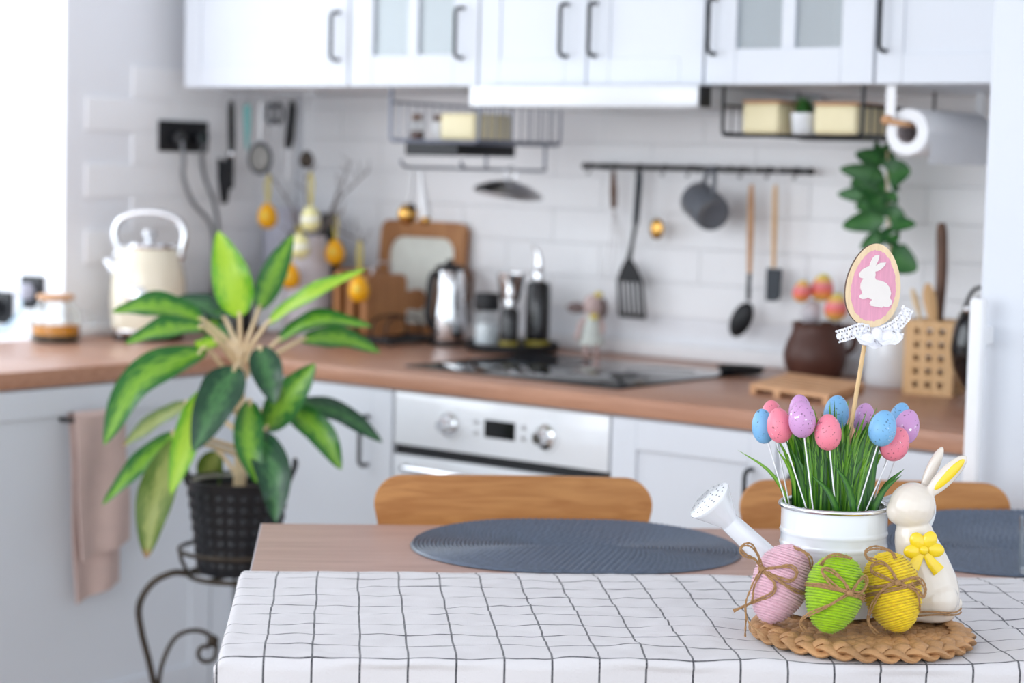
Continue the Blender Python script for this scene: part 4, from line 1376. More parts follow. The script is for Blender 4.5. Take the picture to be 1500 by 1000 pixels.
# ------------------------------------------------------------------ hanging rail on the backsplash
RY = 0.175
HR = thing('utensil_rail', 'long black rail on tiled backsplash hung with utensils', 'rail', (1.35, RY, 1.37))
RA, RB = (1.0446, 0.1750, 1.3675), (1.7019, 0.1750, 1.3712)
RAIL_Z = (RA[2] + RB[2]) / 2
part('bar', G().tube([(RA[0], RY, RAIL_Z), (RB[0], RY, RAIL_Z)], 0.0065, 12), 'black', HR, True)
for xx in (RA[0] + 0.05, (RA[0] + RB[0]) / 2, RB[0] - 0.05):
    part('wall_bracket', G().tube([(xx, RY + 0.004, RAIL_Z), (xx, 0.2125, RAIL_Z)], 0.008, 10), 'black', HR, True)
for xx in (RA[0], RB[0]):
    part('end_cap', G().ell((xx, RY, RAIL_Z), (0.009, 0.009, 0.009)), 'black', HR, True)


def shook(x, z0, parent, y=RY, rail_z=None, rr=0.0075):
    """S hook over the rail; its lower bend at z0"""
    zr = rail_z if rail_z is not None else RAIL_Z
    pts = []
    for k in range(7):
        a = math.radians(200 - 200 * k / 6)
        pts.append((x, y - rr * math.cos(a) * -1, zr + rr * math.sin(a)))
    pts = [(x, y + 0.009, zr - 0.002), (x, y + 0.008, zr + 0.005), (x, y, zr + 0.0085), (x, y - 0.008, zr + 0.004), (x, y - 0.0085, zr - 0.006), (x, y - 0.006, z0 + 0.008), (x, y - 0.009, z0), (x, y - 0.016, z0 - 0.001), (x, y - 0.019, z0 + 0.006)]
    return G().tube(spline(pts, 3), 0.0016, 6)


for xx in [RA[0] + 0.025 * k + 0.02 for k in range(int((RB[0] - RA[0]) / 0.025))][::3]:
    part('spare_hook', shook(xx, RAIL_Z - 0.018, HR), 'black', HR, True)

UYY = RY - 0.014


def U(px):
    return px


# whisk
w0, w1, w2, w3 = (1.1446, 0.1610, 1.3557), (1.1479, 0.1610, 1.2651), (1.1139, 0.1610, 1.0951), (1.1686, 0.1610, 1.1032)
T = thing('whisk', 'thin wire whisk with dark wooden handle on the black rail', 'whisk', w0, group='utensils on the rail')
part('handle', G().tube([w0, (w0[0], w0[1], w0[2] - 0.02), ((w0[0] + w1[0]) / 2, w0[1], (w0[2] + w1[2]) / 2), (w1[0], w1[1], w1[2] + 0.006), w1], [0.006, 0.0075, 0.0095, 0.008, 0.005], 12), 'dwood', T, True)
for k in range(4):
    a = (k - 1.5) * 0.020
    part('wire', G().tube(spline([w1, (w1[0] + a * 0.5 - 0.002, w1[1] + 0.014 + 0.003 * k, w1[2] - 0.07), (w1[0] + a - 0.006, w1[1] + 0.018 + 0.006 * (k % 2), w1[2] - 0.165), (w1[0] + a * 0.9 - 0.007, w1[1] + 0.022, w1[2] - 0.178)], 5), 0.0011, 6), 'steel', T, True)
# slotted turner
t0, t1, t2, t3 = (1.2235, 0.1610, 1.3608), (1.2162, 0.1610, 1.2249), (1.1990, 0.1610, 1.1304), (1.2146, 0.1610, 0.9927)
T = thing('slotted_turner', 'black slotted turner with grey handle on the rail', 'turner', t0, group='utensils on the rail')
part('handle', G().tube([t0, (t0[0] - 0.001, t0[1], t0[2] - 0.03), (t1[0] + 0.001, t1[1], t1[2] + 0.01), t1], [0.010, 0.0125, 0.011, 0.008], 12, flat=0.6), 'dgrey', T, True)
part('neck', G().tube([t1, ((t1[0] + t2[0]) / 2, t1[1], (t1[2] + t2[2]) / 2), (t2[0], t2[1], t2[2] + 0.005)], [0.008, 0.007, 0.011], 10, flat=0.5), 'plast', T, True)
bl = G()
zt_, zb_ = t2[2] + 0.008, t3[2]
xc = lambda z: t2[0] + (t3[0] - t2[0]) * (zt_ - z) / (zt_ - zb_)
hw = lambda z: 0.010 + 0.030 * min(1, (zt_ - z) / 0.055) ** 0.8
zz = [zt_, zt_ - 0.02, zt_ - 0.04, zt_ - 0.056]
for a, b in zip(zz, zz[1:]):
    bl.add([(xc(a) - hw(a), UYY - 0.002, a), (xc(a) + hw(a), UYY - 0.002, a), (xc(b) + hw(b), UYY - 0.002, b), (xc(b) - hw(b), UYY - 0.002, b),
            (xc(a) - hw(a), UYY + 0.002, a), (xc(a) + hw(a), UYY + 0.002, a), (xc(b) + hw(b), UYY + 0.002, b), (xc(b) - hw(b), UYY + 0.002, b)],
           [(0, 3, 2, 1), (4, 5, 6, 7), (0, 1, 5, 4), (1, 2, 6, 5), (3, 7, 6, 2), (0, 4, 7, 3)])
za, zb2 = zt_ - 0.056, zb_ + 0.010
for k in range(6):
    u = -1 + 2 * k / 5.0
    w_ = 0.0027 if 0 < k < 5 else 0.0042
    ca_, cb_ = xc(za) + u * (hw(za) - 0.004), xc(zb2) + u * (hw(zb2) - 0.003)
    bl.add([(ca_ - w_, UYY - 0.002, za), (ca_ + w_, UYY - 0.002, za), (cb_ + w_, UYY - 0.002, zb2), (cb_ - w_, UYY - 0.002, zb2),
            (ca_ - w_, UYY + 0.002, za), (ca_ + w_, UYY + 0.002, za), (cb_ + w_, UYY + 0.002, zb2), (cb_ - w_, UYY + 0.002, zb2)],
           [(0, 3, 2, 1), (4, 5, 6, 7), (0, 1, 5, 4), (1, 2, 6, 5), (3, 7, 6, 2), (0, 4, 7, 3)])
bl.box((xc(zb_) - hw(zb_) - 0.001, UYY - 0.0021, zb_), (xc(zb_) + hw(zb_) + 0.001, UYY + 0.0021, zb2 + 0.001), 0.001)
part('slotted_blade', bl, 'plast', T, True)
# brass spoon
s0, s1 = (1.2734, 0.1610, 1.3416), (1.2802, 0.1610, 1.2189)
T = thing('brass_spoon', 'small brass spoon on the rail between turner and mug', 'spoon', s0, group='utensils on the rail')
part('handle', G().tube([s0, (s1[0], s1[1], s1[2] + 0.02)], 0.0018, 8), 'pick', T, True)
part('bowl', G().ell(s1, (0.020, 0.008, 0.027)), 'brass', T, True)
# mug hung by its handle, base turned out
T = thing('mug', 'grey stoneware mug hanging by its handle from the black rail', 'mug', (1.4478, 0.1300, 1.2831))
mc = (1.4551, 0.1100, 1.2784)
ax = Vector((0.80, -0.50, -0.34)).normalized()
qm = ax.to_track_quat('Z', 'Y').to_matrix().to_4x4()
body = G().lathe([(0.041, -0.052), (0.043, -0.054), (0.045, -0.050), (0.0455, 0.035), (0.042, 0.047), (0.034, 0.050), (0.031, 0.048), (0, 0.048), (0, 0.042), (0.036, 0.040), (0.0415, 0.030)], seg=40)
part('body', body.xf(qm), 'mug', T).location = Vector(mc) - T.location
part('foot_ring', G().lathe([(0.0345, 0.0502), (0.036, 0.0475), (0.032, 0.0475), (0.0315, 0.0500)], seg=36).xf(qm), 'mugfoot', T).location = Vector(mc) - T.location
hx = (1.4507, 0.1610, 1.3459)
md = (Vector((hx[0], RY - 0.004, RAIL_Z + 0.004)))
upv = (Vector((0, 0, 1)) - ax * ax.z).normalized()
b1 = Vector(mc) + upv * 0.043 - ax * 0.032
b2 = Vector(mc) + upv * 0.043 + ax * 0.026
top_ = Vector(mc) + upv * 0.094 - ax * 0.003
part('handle', G().tube(spline([b1, (b1 * 0.45 + top_ * 0.55) - ax * 0.012, top_ - ax * 0.012, top_ + ax * 0.010, (b2 * 0.45 + top_ * 0.55) + ax * 0.010, b2], 5), 0.006, 10), 'mug', T, True)
part('rail_hook', G().tube(spline([(top_.x, RY + 0.008, RAIL_Z), (top_.x, RY, RAIL_Z + 0.009), (top_.x, RY - 0.010, RAIL_Z), (top_.x, top_.y - 0.002, top_.z - 0.006), (top_.x, top_.y - 0.010, top_.z)], 4), 0.0018, 6), 'black', T, True)
# ladle
l0, l1, l2 = (1.5493, 0.1610, 1.3352), (1.5525, 0.1610, 1.1233), (1.5514, 0.1610, 1.0576)
T = thing('ladle', 'black nylon ladle with long wooden handle on the rail', 'ladle', l0, group='utensils on the rail')
part('handle', G().tube([l0, (l0[0], l0[1], l0[2] - 0.03), ((l0[0] + l1[0]) / 2, l0[1], (l0[2] + l1[2]) / 2), l1], [0.005, 0.0075, 0.0085, 0.006], 12), 'beech', T, True)
part('neck', G().tube([l1, l2], [0.0055, 0.005], 10), 'plast', T, True)
lb = (1.5410, 0.1500, 1.0114)
q = Matrix.Rotation(0.5, 3, 'Y')
part('bowl', G().ell(lb, (0.027, 0.018, 0.047), q), 'plast', T, True)
part('hanging_cord', shook(l0[0], l0[2] - 0.004, T), 'whitem', T, True)
# rubber spatula
p0, p1, p2 = (1.6153, 0.1610, 1.3369), (1.6181, 0.1610, 1.1397), (1.6196, 0.1610, 1.0601)
T = thing('rubber_spatula', 'dark grey rubber spatula with slim wooden handle on the rail', 'spatula', p0, group='utensils on the rail')
part('handle', G().tube([p0, (p0[0], p0[1], p0[2] - 0.02), ((p0[0] + p1[0]) / 2, p0[1], (p0[2] + p1[2]) / 2), p1], [0.004, 0.006, 0.0065, 0.005], 12), 'bam', T, True)
part('blade', G().prism([(-0.019, 0.0), (0.006, 0.0), (0.016, 0.006), (0.020, 0.018), (0.021, 0.078), (-0.019, 0.078)], 0.007, tr(p2[0], p2[1] - 0.003, p2[2])), 'dgrey', T, True)
part('hanging_cord', shook(p0[0], p0[2] - 0.004, T), 'whitem', T, True)

# ------------------------------------------------------------------ hooks under the corner wall cabinet
HK = thing('hook_strip', 'steel hook strip screwed under wide corner wall cabinet', 'hooks', (0.21, -0.12, 1.54))
part('strip', G().box((0.045, -0.126, 1.540), (0.385, -0.114, 1.5465)), 'steel', HK, True)
hkx = [0.07, 0.131, 0.184, 0.236, 0.300, 0.357]
for xx in hkx:
    part('hook', G().tube(spline([(xx, -0.12, 1.540), (xx, -0.12, 1.525), (xx, -0.126, 1.517), (xx, -0.133, 1.521)], 4), 0.0016, 6), 'steel', HK, True)
HYY = -0.128
T = thing('peeler', 'black-handled tool with dark blade hanging first from corner hooks', 'utensil', (0.07, HYY, 1.52), group='tools on the corner hooks')
part('handle', G().tube([(0.07, HYY, 1.521), (0.070, HYY, 1.50), (0.073, HYY, 1.42), (0.074, HYY, 1.385)], [0.007, 0.012, 0.0125, 0.010], 12, flat=0.6), 'plast', T, True)
part('ferrule', G().ell((0.070, HYY, 1.378), (0.014, 0.010, 0.012)), 'chrome', T, True)
part('blade', G().prism([(-0.036, 0.01), (-0.028, -0.035), (-0.018, -0.065), (-0.006, -0.06), (0.0, -0.025), (0.016, -0.018), (0.016, 0.07), (-0.002, 0.07), (-0.010, 0.045), (-0.036, 0.06)], 0.012, tr(0.062, HYY - 0.006, 1.305)), 'plast', T, True)
T = thing('teal_knife', 'teal plastic knife hanging from the corner hooks', 'knife', (0.131, HYY, 1.52), group='tools on the corner hooks')
part('blade', G().prism([(-0.011, 0.0), (-0.002, -0.095), (0.006, -0.10), (0.013, -0.03), (0.012, 0.02), (-0.010, 0.02)], 0.004, tr(0.131, HYY - 0.002, 1.490)), 'teal', T, True)
part('loop', G().tube(spline([(0.125, HYY, 1.512), (0.131, HYY, 1.522), (0.137, HYY, 1.512)], 4), 0.0015, 6), 'steel', T, True)
T = thing('tea_strainer', 'round steel mesh strainer on long handle hanging from corner hooks', 'strainer', (0.184, HYY, 1.52), group='tools on the corner hooks')
part('handle', G().tube([(0.184, HYY, 1.521), (0.184, HYY, 1.41)], 0.003, 8), 'steel', T, True)
part('rim', G().tube([(0.186 + 0.040 * math.cos(2 * PI * k / 28), HYY - 0.002, 1.368 + 0.040 * math.sin(2 * PI * k / 28)) for k in range(28)], 0.005, 8, closed=True), 'dgrey', T, True)
part('mesh_bowl', G().ell((0.186, HYY, 1.368), (0.038, 0.012, 0.038)), 'meshgrey', T, True)
T = thing('scissors', 'black scissors hanging from the corner hooks beside strainer', 'scissors', (0.236, HYY, 1.52), group='tools on the corner hooks')
for s in (-1, 1):
    part('finger_ring', G().tube([(0.236 + s * 0.018 + 0.015 * math.cos(2 * PI * k / 20), HYY - 0.003 * s, 1.487 + 0.026 * math.sin(2 * PI * k / 20)) for k in range(20)], 0.005, 8, closed=True), 'dgrey' if s < 0 else 'plast', T, True)
    part('blade', G().prism([(-0.005, 0.10), (0.005, 0.10), (0.004, 0.03), (0.0, 0.0)], 0.003, tr(0.238 + s * 0.004, HYY - 0.003 * s, 1.37)), 'steel', T, True)
T = thing('black_handled_knife', 'thick black-handled knife hanging from the corner hooks', 'knife', (0.300, HYY, 1.52), group='tools on the corner hooks')
part('handle', G().tube([(0.301, HYY, 1.521), (0.301, HYY, 1.50), (0.293, HYY, 1.42), (0.288, HYY, 1.395)], [0.008, 0.015, 0.016, 0.011], 12, flat=0.6), 'plast', T, True)
part('blade', G().prism([(-0.004, 0.0), (0.008, 0.03), (0.009, 0.10), (-0.008, 0.10)], 0.003, tr(0.287, HYY - 0.0015, 1.300)), 'steel', T, True)
T = thing('tea_infuser', 'dark ball tea infuser on thin chain, last of corner hooks', 'infuser', (0.357, HYY, 1.52), group='tools on the corner hooks')
part('chain', G().tube([(0.357, HYY, 1.521), (0.357, HYY, 1.395)], 0.0012, 6), 'steel', T, True)
part('ball', G().egg(0.019, 0.046, (0.357, HYY, 1.368)), 'iron', T, True)


# ------------------------------------------------------------------ wire baskets under the cabinets
def basket(label, x0, x1, y0, y1, z0, z1, mat, step, lower=False):
    t = thing('wire_basket', label, 'basket', ((x0 + x1) / 2, (y0 + y1) / 2, z0))
    r = 0.0032
    k = 0.02
    part('front_frame', G().tube(spline([(x0, y0, 1.5465), (x0, y0, z0 + k), (x0 + 0.004, y0, z0 + 0.005), (x0 + k, y0, z0), ((x0 + x1) / 2, y0, z0), (x1 - k, y0, z0), (x1 - 0.004, y0, z0 + 0.005), (x1, y0, z0 + k), (x1, y0, 1.5465)], 4), r * 1.25, 8), mat, t, True)
    part('back_frame', G().tube(spline([(x0, y1, 1.5465), (x0, y1, z0 + k), (x0 + 0.004, y1, z0 + 0.005), (x0 + k, y1, z0), ((x0 + x1) / 2, y1, z0), (x1 - k, y1, z0), (x1 - 0.004, y1, z0 + 0.005), (x1, y1, z0 + k), (x1, y1, 1.5465)], 4), r, 8), mat, t, True)
    for xx in (x0, x1):
        for zz in (z0 + 0.004, z1):
            part('side_rail', G().tube([(xx, y0, zz), (xx, y1, zz)], r, 8), mat, t, True)
        n = int((y1 - y0) / step)
        for i in range(1, n):
            yy = y0 + (y1 - y0) * i / n
            part('side_wire', G().tube([(xx, yy, z1), (xx, yy, z0 + 0.003)], 0.0016, 6), mat, t, True)
    part('back_rail', G().tube([(x0, y1, z1), (x1, y1, z1)], r, 8), mat, t, True)
    n = int((x1 - x0) / step)
    for i in range(1, n):
        xx = x0 + (x1 - x0) * i / n
        part('cross_wire', G().tube([(xx, y1, z1), (xx, y1, z0 + 0.002), (xx, y1 - 0.002, z0), (xx, y0, z0)], 0.0016, 6), mat, t, True)
    if lower:
        for xx in (x0 + 0.045, x1 - 0.045):
            part('hanging_rod', G().tube(spline([(xx, y1, z0), (xx, y1, z0 - 0.05), (xx, y1 - 0.01, z0 - 0.063), (xx, (y0 + y1) / 2, z0 - 0.063), (xx, y0 + 0.02, z0 - 0.063), (xx, y0 - 0.005, z0 - 0.056), (xx, y0 - 0.01, z0 - 0.046)], 4), r * 1.1, 8), mat, t, True)
    return t


MT['wiregrey'] = M('grey_wire', lin(120, 126, 142), 0.4, 0.5)
bkL = basket('grey wire basket under glass cabinet left of the cooker hood', 0.785, 1.064, -0.278, 0.04, 1.418, 1.512, 'wiregrey', 0.031, True)
bkR = basket('black wire basket under glass cabinet between hood and towel roll', 1.742, 2.080, -0.278, 0.04, 1.442, 1.505, 'black', 0.034)
zb = 1.418 + 0.004
for i, (jx, jy) in enumerate(((0.815, -0.215), (0.843, -0.165))):
    t = thing('spice_jar', ('small spice jar with cork lid at the front of grey basket', 'white-filled spice jar with cork lid next to cream tin in grey basket')[i], 'jar', (jx, jy, zb), group='spice jars in the grey basket')
    part('glass', G().lathe([(0, 0), (0.018, 0), (0.019, 0.003), (0.019, 0.04), (0.014, 0.048), (0, 0.048)], seg=20), 'glass' if i == 0 else 'whitem', t)
    if i == 0:
        part('spice', G().lathe([(0, 0.001), (0.0165, 0.002), (0.0165, 0.022), (0, 0.024)], seg=20), 'clay', t)
    part('cork', G().lathe([(0, 0.0482), (0.012, 0.0482), (0.0135, 0.062), (0, 0.063)], seg=20), 'dwood', t)


def tin(label, x0, x1, y0, y1, z, h, lid=False):
    t = thing('storage_tin', label, 'box', ((x0 + x1) / 2, (y0 + y1) / 2, z), group='cream storage tins')
    part('body', G().box((x0, y0, z), (x1, y1, z + h), 0.008, 3), 'creambox', t, True)
    if lid:
        part('lid', G().box((x0 - 0.001, y0 - 0.001, z + h + 0.0002), (x1 + 0.001, y1 + 0.001, z + h + 0.006), 0.002), 'beech', t, True)


tin('cream tin without a lid beside spice jars in grey basket', 0.905, 1.013, -0.235, -0.09, zb, 0.066)
zb2_ = 1.442 + 0.004
tin('cream tin with wooden lid left of the little potted grass', 1.772, 1.862, -0.25, -0.14, zb2_, 0.066, True)
tin('cream tin with wooden lid right of the little potted grass', 1.948, 2.050, -0.25, -0.08, zb2_, 0.062, True)
t = thing('potted_grass', 'tiny green grass in white square-round pot between two cream tins', 'plant', (1.905, -0.215, zb2_))
part('pot', G().lathe([(0, 0), (0.022, 0), (0.025, 0.004), (0.029, 0.046), (0.026, 0.046), (0.022, 0.038), (0, 0.038)], seg=24), 'white', t)
o = part('grass', tuft(150, 0.034, 0.05, 0.0016, random.Random(9)).xf(tr(0, 0, 0.036)), 'moss', t)
o['kind'] = 'stuff'
t = thing('black_under_tray', 'shallow black tray slung below the grey wire basket', 'tray', (0.9, -0.15, 1.385))
part('body', G().box((0.838, -0.274, 1.386), (0.996, -0.05, 1.413), 0.003, 2), 'plast', t, True)
part('front_lip', G().box((0.834, -0.279, 1.384), (1.0, -0.2745, 1.4135), 0.001), 'plast', t, True)
# strainer lid and gold ornaments hung below
t = thing('pot_lid', 'shiny steel lid hanging by its ring below grey basket', 'lid', (1.019, -0.10, 1.30))
lc = Vector((1.0165, -0.1000, 1.3058))
lm = tr(*(lc - t.location)) @ rotz(VIEW) @ roty(0.12) @ rotx(0.10)
part('dome', G().lathe([(0.080, -0.010), (0.084, -0.006), (0.080, 0.0), (0.05, 0.014), (0.02, 0.022), (0, 0.024)], seg=40).xf(lm), 'steel', t)
part('rim', G().tube([(0.082 * math.cos(2 * PI * k / 40), 0.082 * math.sin(2 * PI * k / 40), -0.008) for k in range(40)], 0.005, 8, closed=True).xf(lm), 'steel', t)
part('ring', G().tube([(0.013 * math.cos(2 * PI * k / 20), 0, 0.040 + 0.018 * math.sin(2 * PI * k / 20)) for k in range(20)], 0.0022, 8, closed=True).xf(lm), 'chrome', t)
for i, (a, b) in enumerate((((0.8299, -0.2410, 1.3531), (0.8132, -0.2410, 1.2389)), ((0.8295, -0.2150, 1.3535), (0.8488, -0.2150, 1.2267)))):
    t = thing('gold_bauble', ('round gold bauble on white ribbon below grey basket, in front of tray corner', 'white drop bauble with gold tip below grey basket')[i], 'ornament', a)
    A_, B_ = Vector(a), Vector(b)
    if i == 0:
        part('ribbon', G().tube([A_, A_ * 0.5 + B_ * 0.5 + Vector((0.003, 0, 0)), B_ + Vector((0, 0, 0.022))], 0.007, 6, flat=0.3), 'whitem', t, True)
        part('ball', G().ell(B_, (0.025, 0.025, 0.026)), 'brass', t, True)
        part('cap', G().ell(B_ + Vector((0.014, 0, 0.018)), (0.010, 0.010, 0.009)), 'plast', t, True)
    else:
        part('drop', G().tube([A_, A_ * 0.6 + B_ * 0.4, A_ * 0.2 + B_ * 0.8, B_ + Vector((0, 0, 0.006))], [0.004, 0.008, 0.016, 0.014], 14), 'whitem', t, True)
        part('tip', G().ell(B_, (0.014, 0.014, 0.013)), 'brass', t, True)

# paper towel
PT = thing('paper_towel_holder', 'white strap and wooden peg holder under cabinet for towel roll', 'holder', (2.16, -0.28, 1.45))
part('strap', G().box((2.143, -0.300, 1.470), (2.165, -0.296, 1.5465), 0.001), 'whitem', PT, True)
part('peg', G().tube([(2.150, -0.305, 1.474), (2.172, -0.304, 1.471), (2.184, -0.298, 1.4685), (2.186, -0.288, 1.468), (2.186, 0.05, 1.468)], 0.006, 12), 'beech', PT, True)
part('peg_end', G().ell((2.150, -0.305, 1.476), (0.013, 0.010, 0.010)), 'beech', PT, True)
part('back_strap', G().box((2.175, 0.04, 1.464), (2.197, 0.044, 1.5465), 0.001), 'whitem', PT, True)
RO = thing('paper_towel_roll', 'white paper towel roll on wooden peg beneath wall cabinet', 'paper towel', (2.186, -0.28, 1.40))
mr = tr(2.186, -0.285, 1.4525) @ rotx(-PI / 2)
part('paper', G().lathe([(0.024, 0.0), (0.046, 0.0), (0.048, 0.003), (0.048, 0.297), (0.046, 0.30), (0.024, 0.30)], seg=40).xf(mr), 'paper', RO, True)
part('core', G().lathe([(0.0238, 0.001), (0.0238, 0.299), (0.0215, 0.299), (0.0215, 0.001), (0.0238, 0.001)], seg=32).xf(mr), 'card', RO, True)
rows = []
for i in range(9):
    s = i / 8
    rows.append([Vector((2.234 + 0.004 * math.sin(s * 3), -0.283 + 0.296 * j / 8, 1.452 - 0.062 * s)) for j in range(9)])
g = G().grid(rows).grid([[p - Vector((0.001, 0, 0)) for p in reversed(r)] for r in rows])
part('loose_sheet', g, 'paper', RO, True)

# ------------------------------------------------------------------ dining table (set at an angle to the kitchen)
TZ = 0.775
TA = math.radians(43.0)
TO = Vector((1.7915, -1.7027, 0))
RT = rotz(TA)


def W(a, b, z=0.0):
    """table coordinates: a along its far edge, b towards the diner"""
    return TO + RT @ Vector((a, -b, z))


TAB = thing('dining_table', 'oak-topped dining table half covered by checked cloth', 'table', TO, TA)
part('tabletop', G().box((0.0015, -0.916, TZ - 0.028), (1.455, 0.0, TZ), 0.0015), 'table', TAB)
part('edge_band', G().box((0.0, -0.916, TZ - 0.028), (0.0014, 0.0, TZ - 0.0006)), 'edge', TAB)
for a in (0.06, 1.39):
    for b in (0.06, 0.85):
        part('leg', G().box((a - 0.03, -b - 0.03, 0), (a + 0.03, -b + 0.03, TZ - 0.0282), 0.003), 'whitem', TAB)
part('apron', G().box((0.095, -0.07, TZ - 0.09), (1.355, -0.05, TZ - 0.0282)), 'whitem', TAB)
part('apron', G().box((0.095, -0.86, TZ - 0.09), (1.355, -0.84, TZ - 0.0282)), 'whitem', TAB)

# tablecloth
g = G()
B0, B1, DROP = 0.402, 0.919, 0.17
A0, A1, SIDE = -0.004, 1.42, 0.10
step = 0.0042
na = int((A1 - A0 + SIDE) / step)
nb = int((B1 - B0 + DROP) / step)
rows, uvs = [], []
MAT_C = (0.794, 0.7996)
for i in range(nb + 1):
    t = B0 + (B1 - B0 + DROP) * i / nb
    row = []
    for j in range(na + 1):
        s = A0 - SIDE + (A1 - A0 + SIDE) * j / na
        n1 = noise.noise(Vector((s * 9, t * 22, 1.3)))
        n2 = noise.noise(Vector((s * 26, t * 60, 7.7)))
        n3 = noise.noise(Vector((s * 5, t * 6, 3.1)))
        n4 = noise.noise(Vector((s * 48, t * 85, 4.4)))
        h = 0.0044 * n1 + 0.0032 * n2 + 0.0032 * n3 + 0.0014 * n4
        d = math.hypot(s - MAT_C[0], t - MAT_C[1])
        damp = 1.0 if d > 0.20 else (0.0 if d < 0.15 else (d - 0.15) / 0.05)
        damp *= min(1.0, max(0.25, (t - B0) / 0.04))
        z = TZ + 0.0045 * damp + 0.0012 + h * 0.72 * damp
        aa = s + 0.0018 * noise.noise(Vector((t * 14, s * 3, 2.0)))
        bb = t + 0.0035 * noise.noise(Vector((s * 16, t * 5, 5.0)))
        if i == 0:
            bb += 0.002 * noise.noise(Vector((s * 70, 0, 0)))
        R = 0.010
        # fold over the front edge
        if t > B1:
            q = t - B1
            if q < R * PI / 2:
                bb = B1 + R * math.sin(q / R)
                z = z - R * (1 - math.cos(q / R))
            else:
                bb = B1 + R + 0.004 * n3 + 0.003 * math.sin(s * 21)
                z = z - R - (q - R * PI / 2)
        # fold over the left edge
        if s < A0:
            q = A0 - s
            if q < R * PI / 2:
                aa = A0 - R * math.sin(q / R)
                z = z - R * (1 - math.cos(q / R))
            else:
                aa = A0 - R - 0.003 * n3
                z = z - R - (q - R * PI / 2)
                if t > B1:
                    aa -= 0.004
        row.append(Vector((aa, -bb, z)))
        uvs.append((s, t))
    rows.append(row)
g.grid(rows)
g.uv = uvs
TC = solo('tablecloth', g, 'cloth', 'crinkled white cotton cloth with thin dark check on dining table', 'tablecloth', TO, TA, ang=180)


# ------------------------------------------------------------------ placemats
def placemat(label, a, b, rz, half, rad, curl):
    g = G()
    nr = 31
    sub = 5
    core = half - rad
    ns, nc = 70, 130            # points along each straight, round each end

    def ring(r):
        """stadium of radius r: points with their arc length"""
        out = []
        for i in range(ns):
            out.append((Vector((-core + 2 * core * i / ns, -r, 0)), 2 * core * i / ns))
        for i in range(nc):
            a_ = -PI / 2 + PI * i / nc
            out.append((Vector((core + r * math.cos(a_), r * math.sin(a_), 0)), 2 * core + PI * r * i / nc))
        for i in range(ns):
            out.append((Vector((core - 2 * core * i / ns, r, 0)), 2 * core + PI * r + 2 * core * i / ns))
        for i in range(nc + 1):
            a_ = PI / 2 + PI * i / nc
            out.append((Vector((-core + r * math.cos(a_), r * math.sin(a_), 0)), 4 * core + PI * r + PI * r * i / nc))
        return out

    rows = []
    prof = []
    for i in range(nr):
        for q in range(sub):
            prof.append((max((i + q / sub) / nr * rad, 0.0008), 0.0022, math.sin(PI * q / sub), (i + 0.5) / nr * rad, i))
    prof += [(rad, 0.0022, 0.0, rad, nr), (rad + 0.0012, 0.0012, 0.0, rad, nr), (rad, 0.0, 0.0, rad, nr), (0.0008, 0.0, 0.0, rad, nr)]
    for r, z, bulge, rm, i in prof:
        total = 4 * core + 2 * PI * rm
        stitches = max(2, round(total / 0.0105))
        row = []
        pts = ring(r)
        full = pts[-1][1]
        for p, d in pts:
            st = math.sin(2 * PI * stitches * d / full + i * 1.3)
            lift = curl * max(0.0, (p.y + 0.05) / rad) ** 2
            row.append(Vector((p.x, p.y, z + lift + bulge * (0.0034 + 0.0009 * st))))
        rows.append(list(reversed(row)))
    g.grid(rows)
    return solo('placemat', g, 'mat', label, 'placemat', W(a, b, TZ + 0.0003), TA + rz, group='placemats on the table', ang=80)


placemat('oval blue-grey plaited placemat between the oven-side chair and the checked cloth', 0.4935, 0.192, 0.0, 0.256, 0.200, 0.004)
placemat('oval blue-grey plaited placemat behind bunny, under clear glass', 1.232, 0.190, 0.05, 0.256, 0.200, 0.020)
gp = W(1.165, 0.385, TZ + 0.006)
gg = G().lathe([(0, 0), (0.030, 0), (0.032, 0.003), (0.034, 0.082), (0.0335, 0.084), (0.032, 0.082), (0.030, 0.006), (0, 0.005)], seg=96)
for v_ in gg.v:
    k_ = 1 + 0.03 * math.cos(16 * math.atan2(v_.y, v_.x))
    v_.x *= k_
    v_.y *= k_
solo('drinking_glass', gg, 'glass',
     'clear ribbed glass tumbler standing on placemat beside bunny', 'glass', gp)


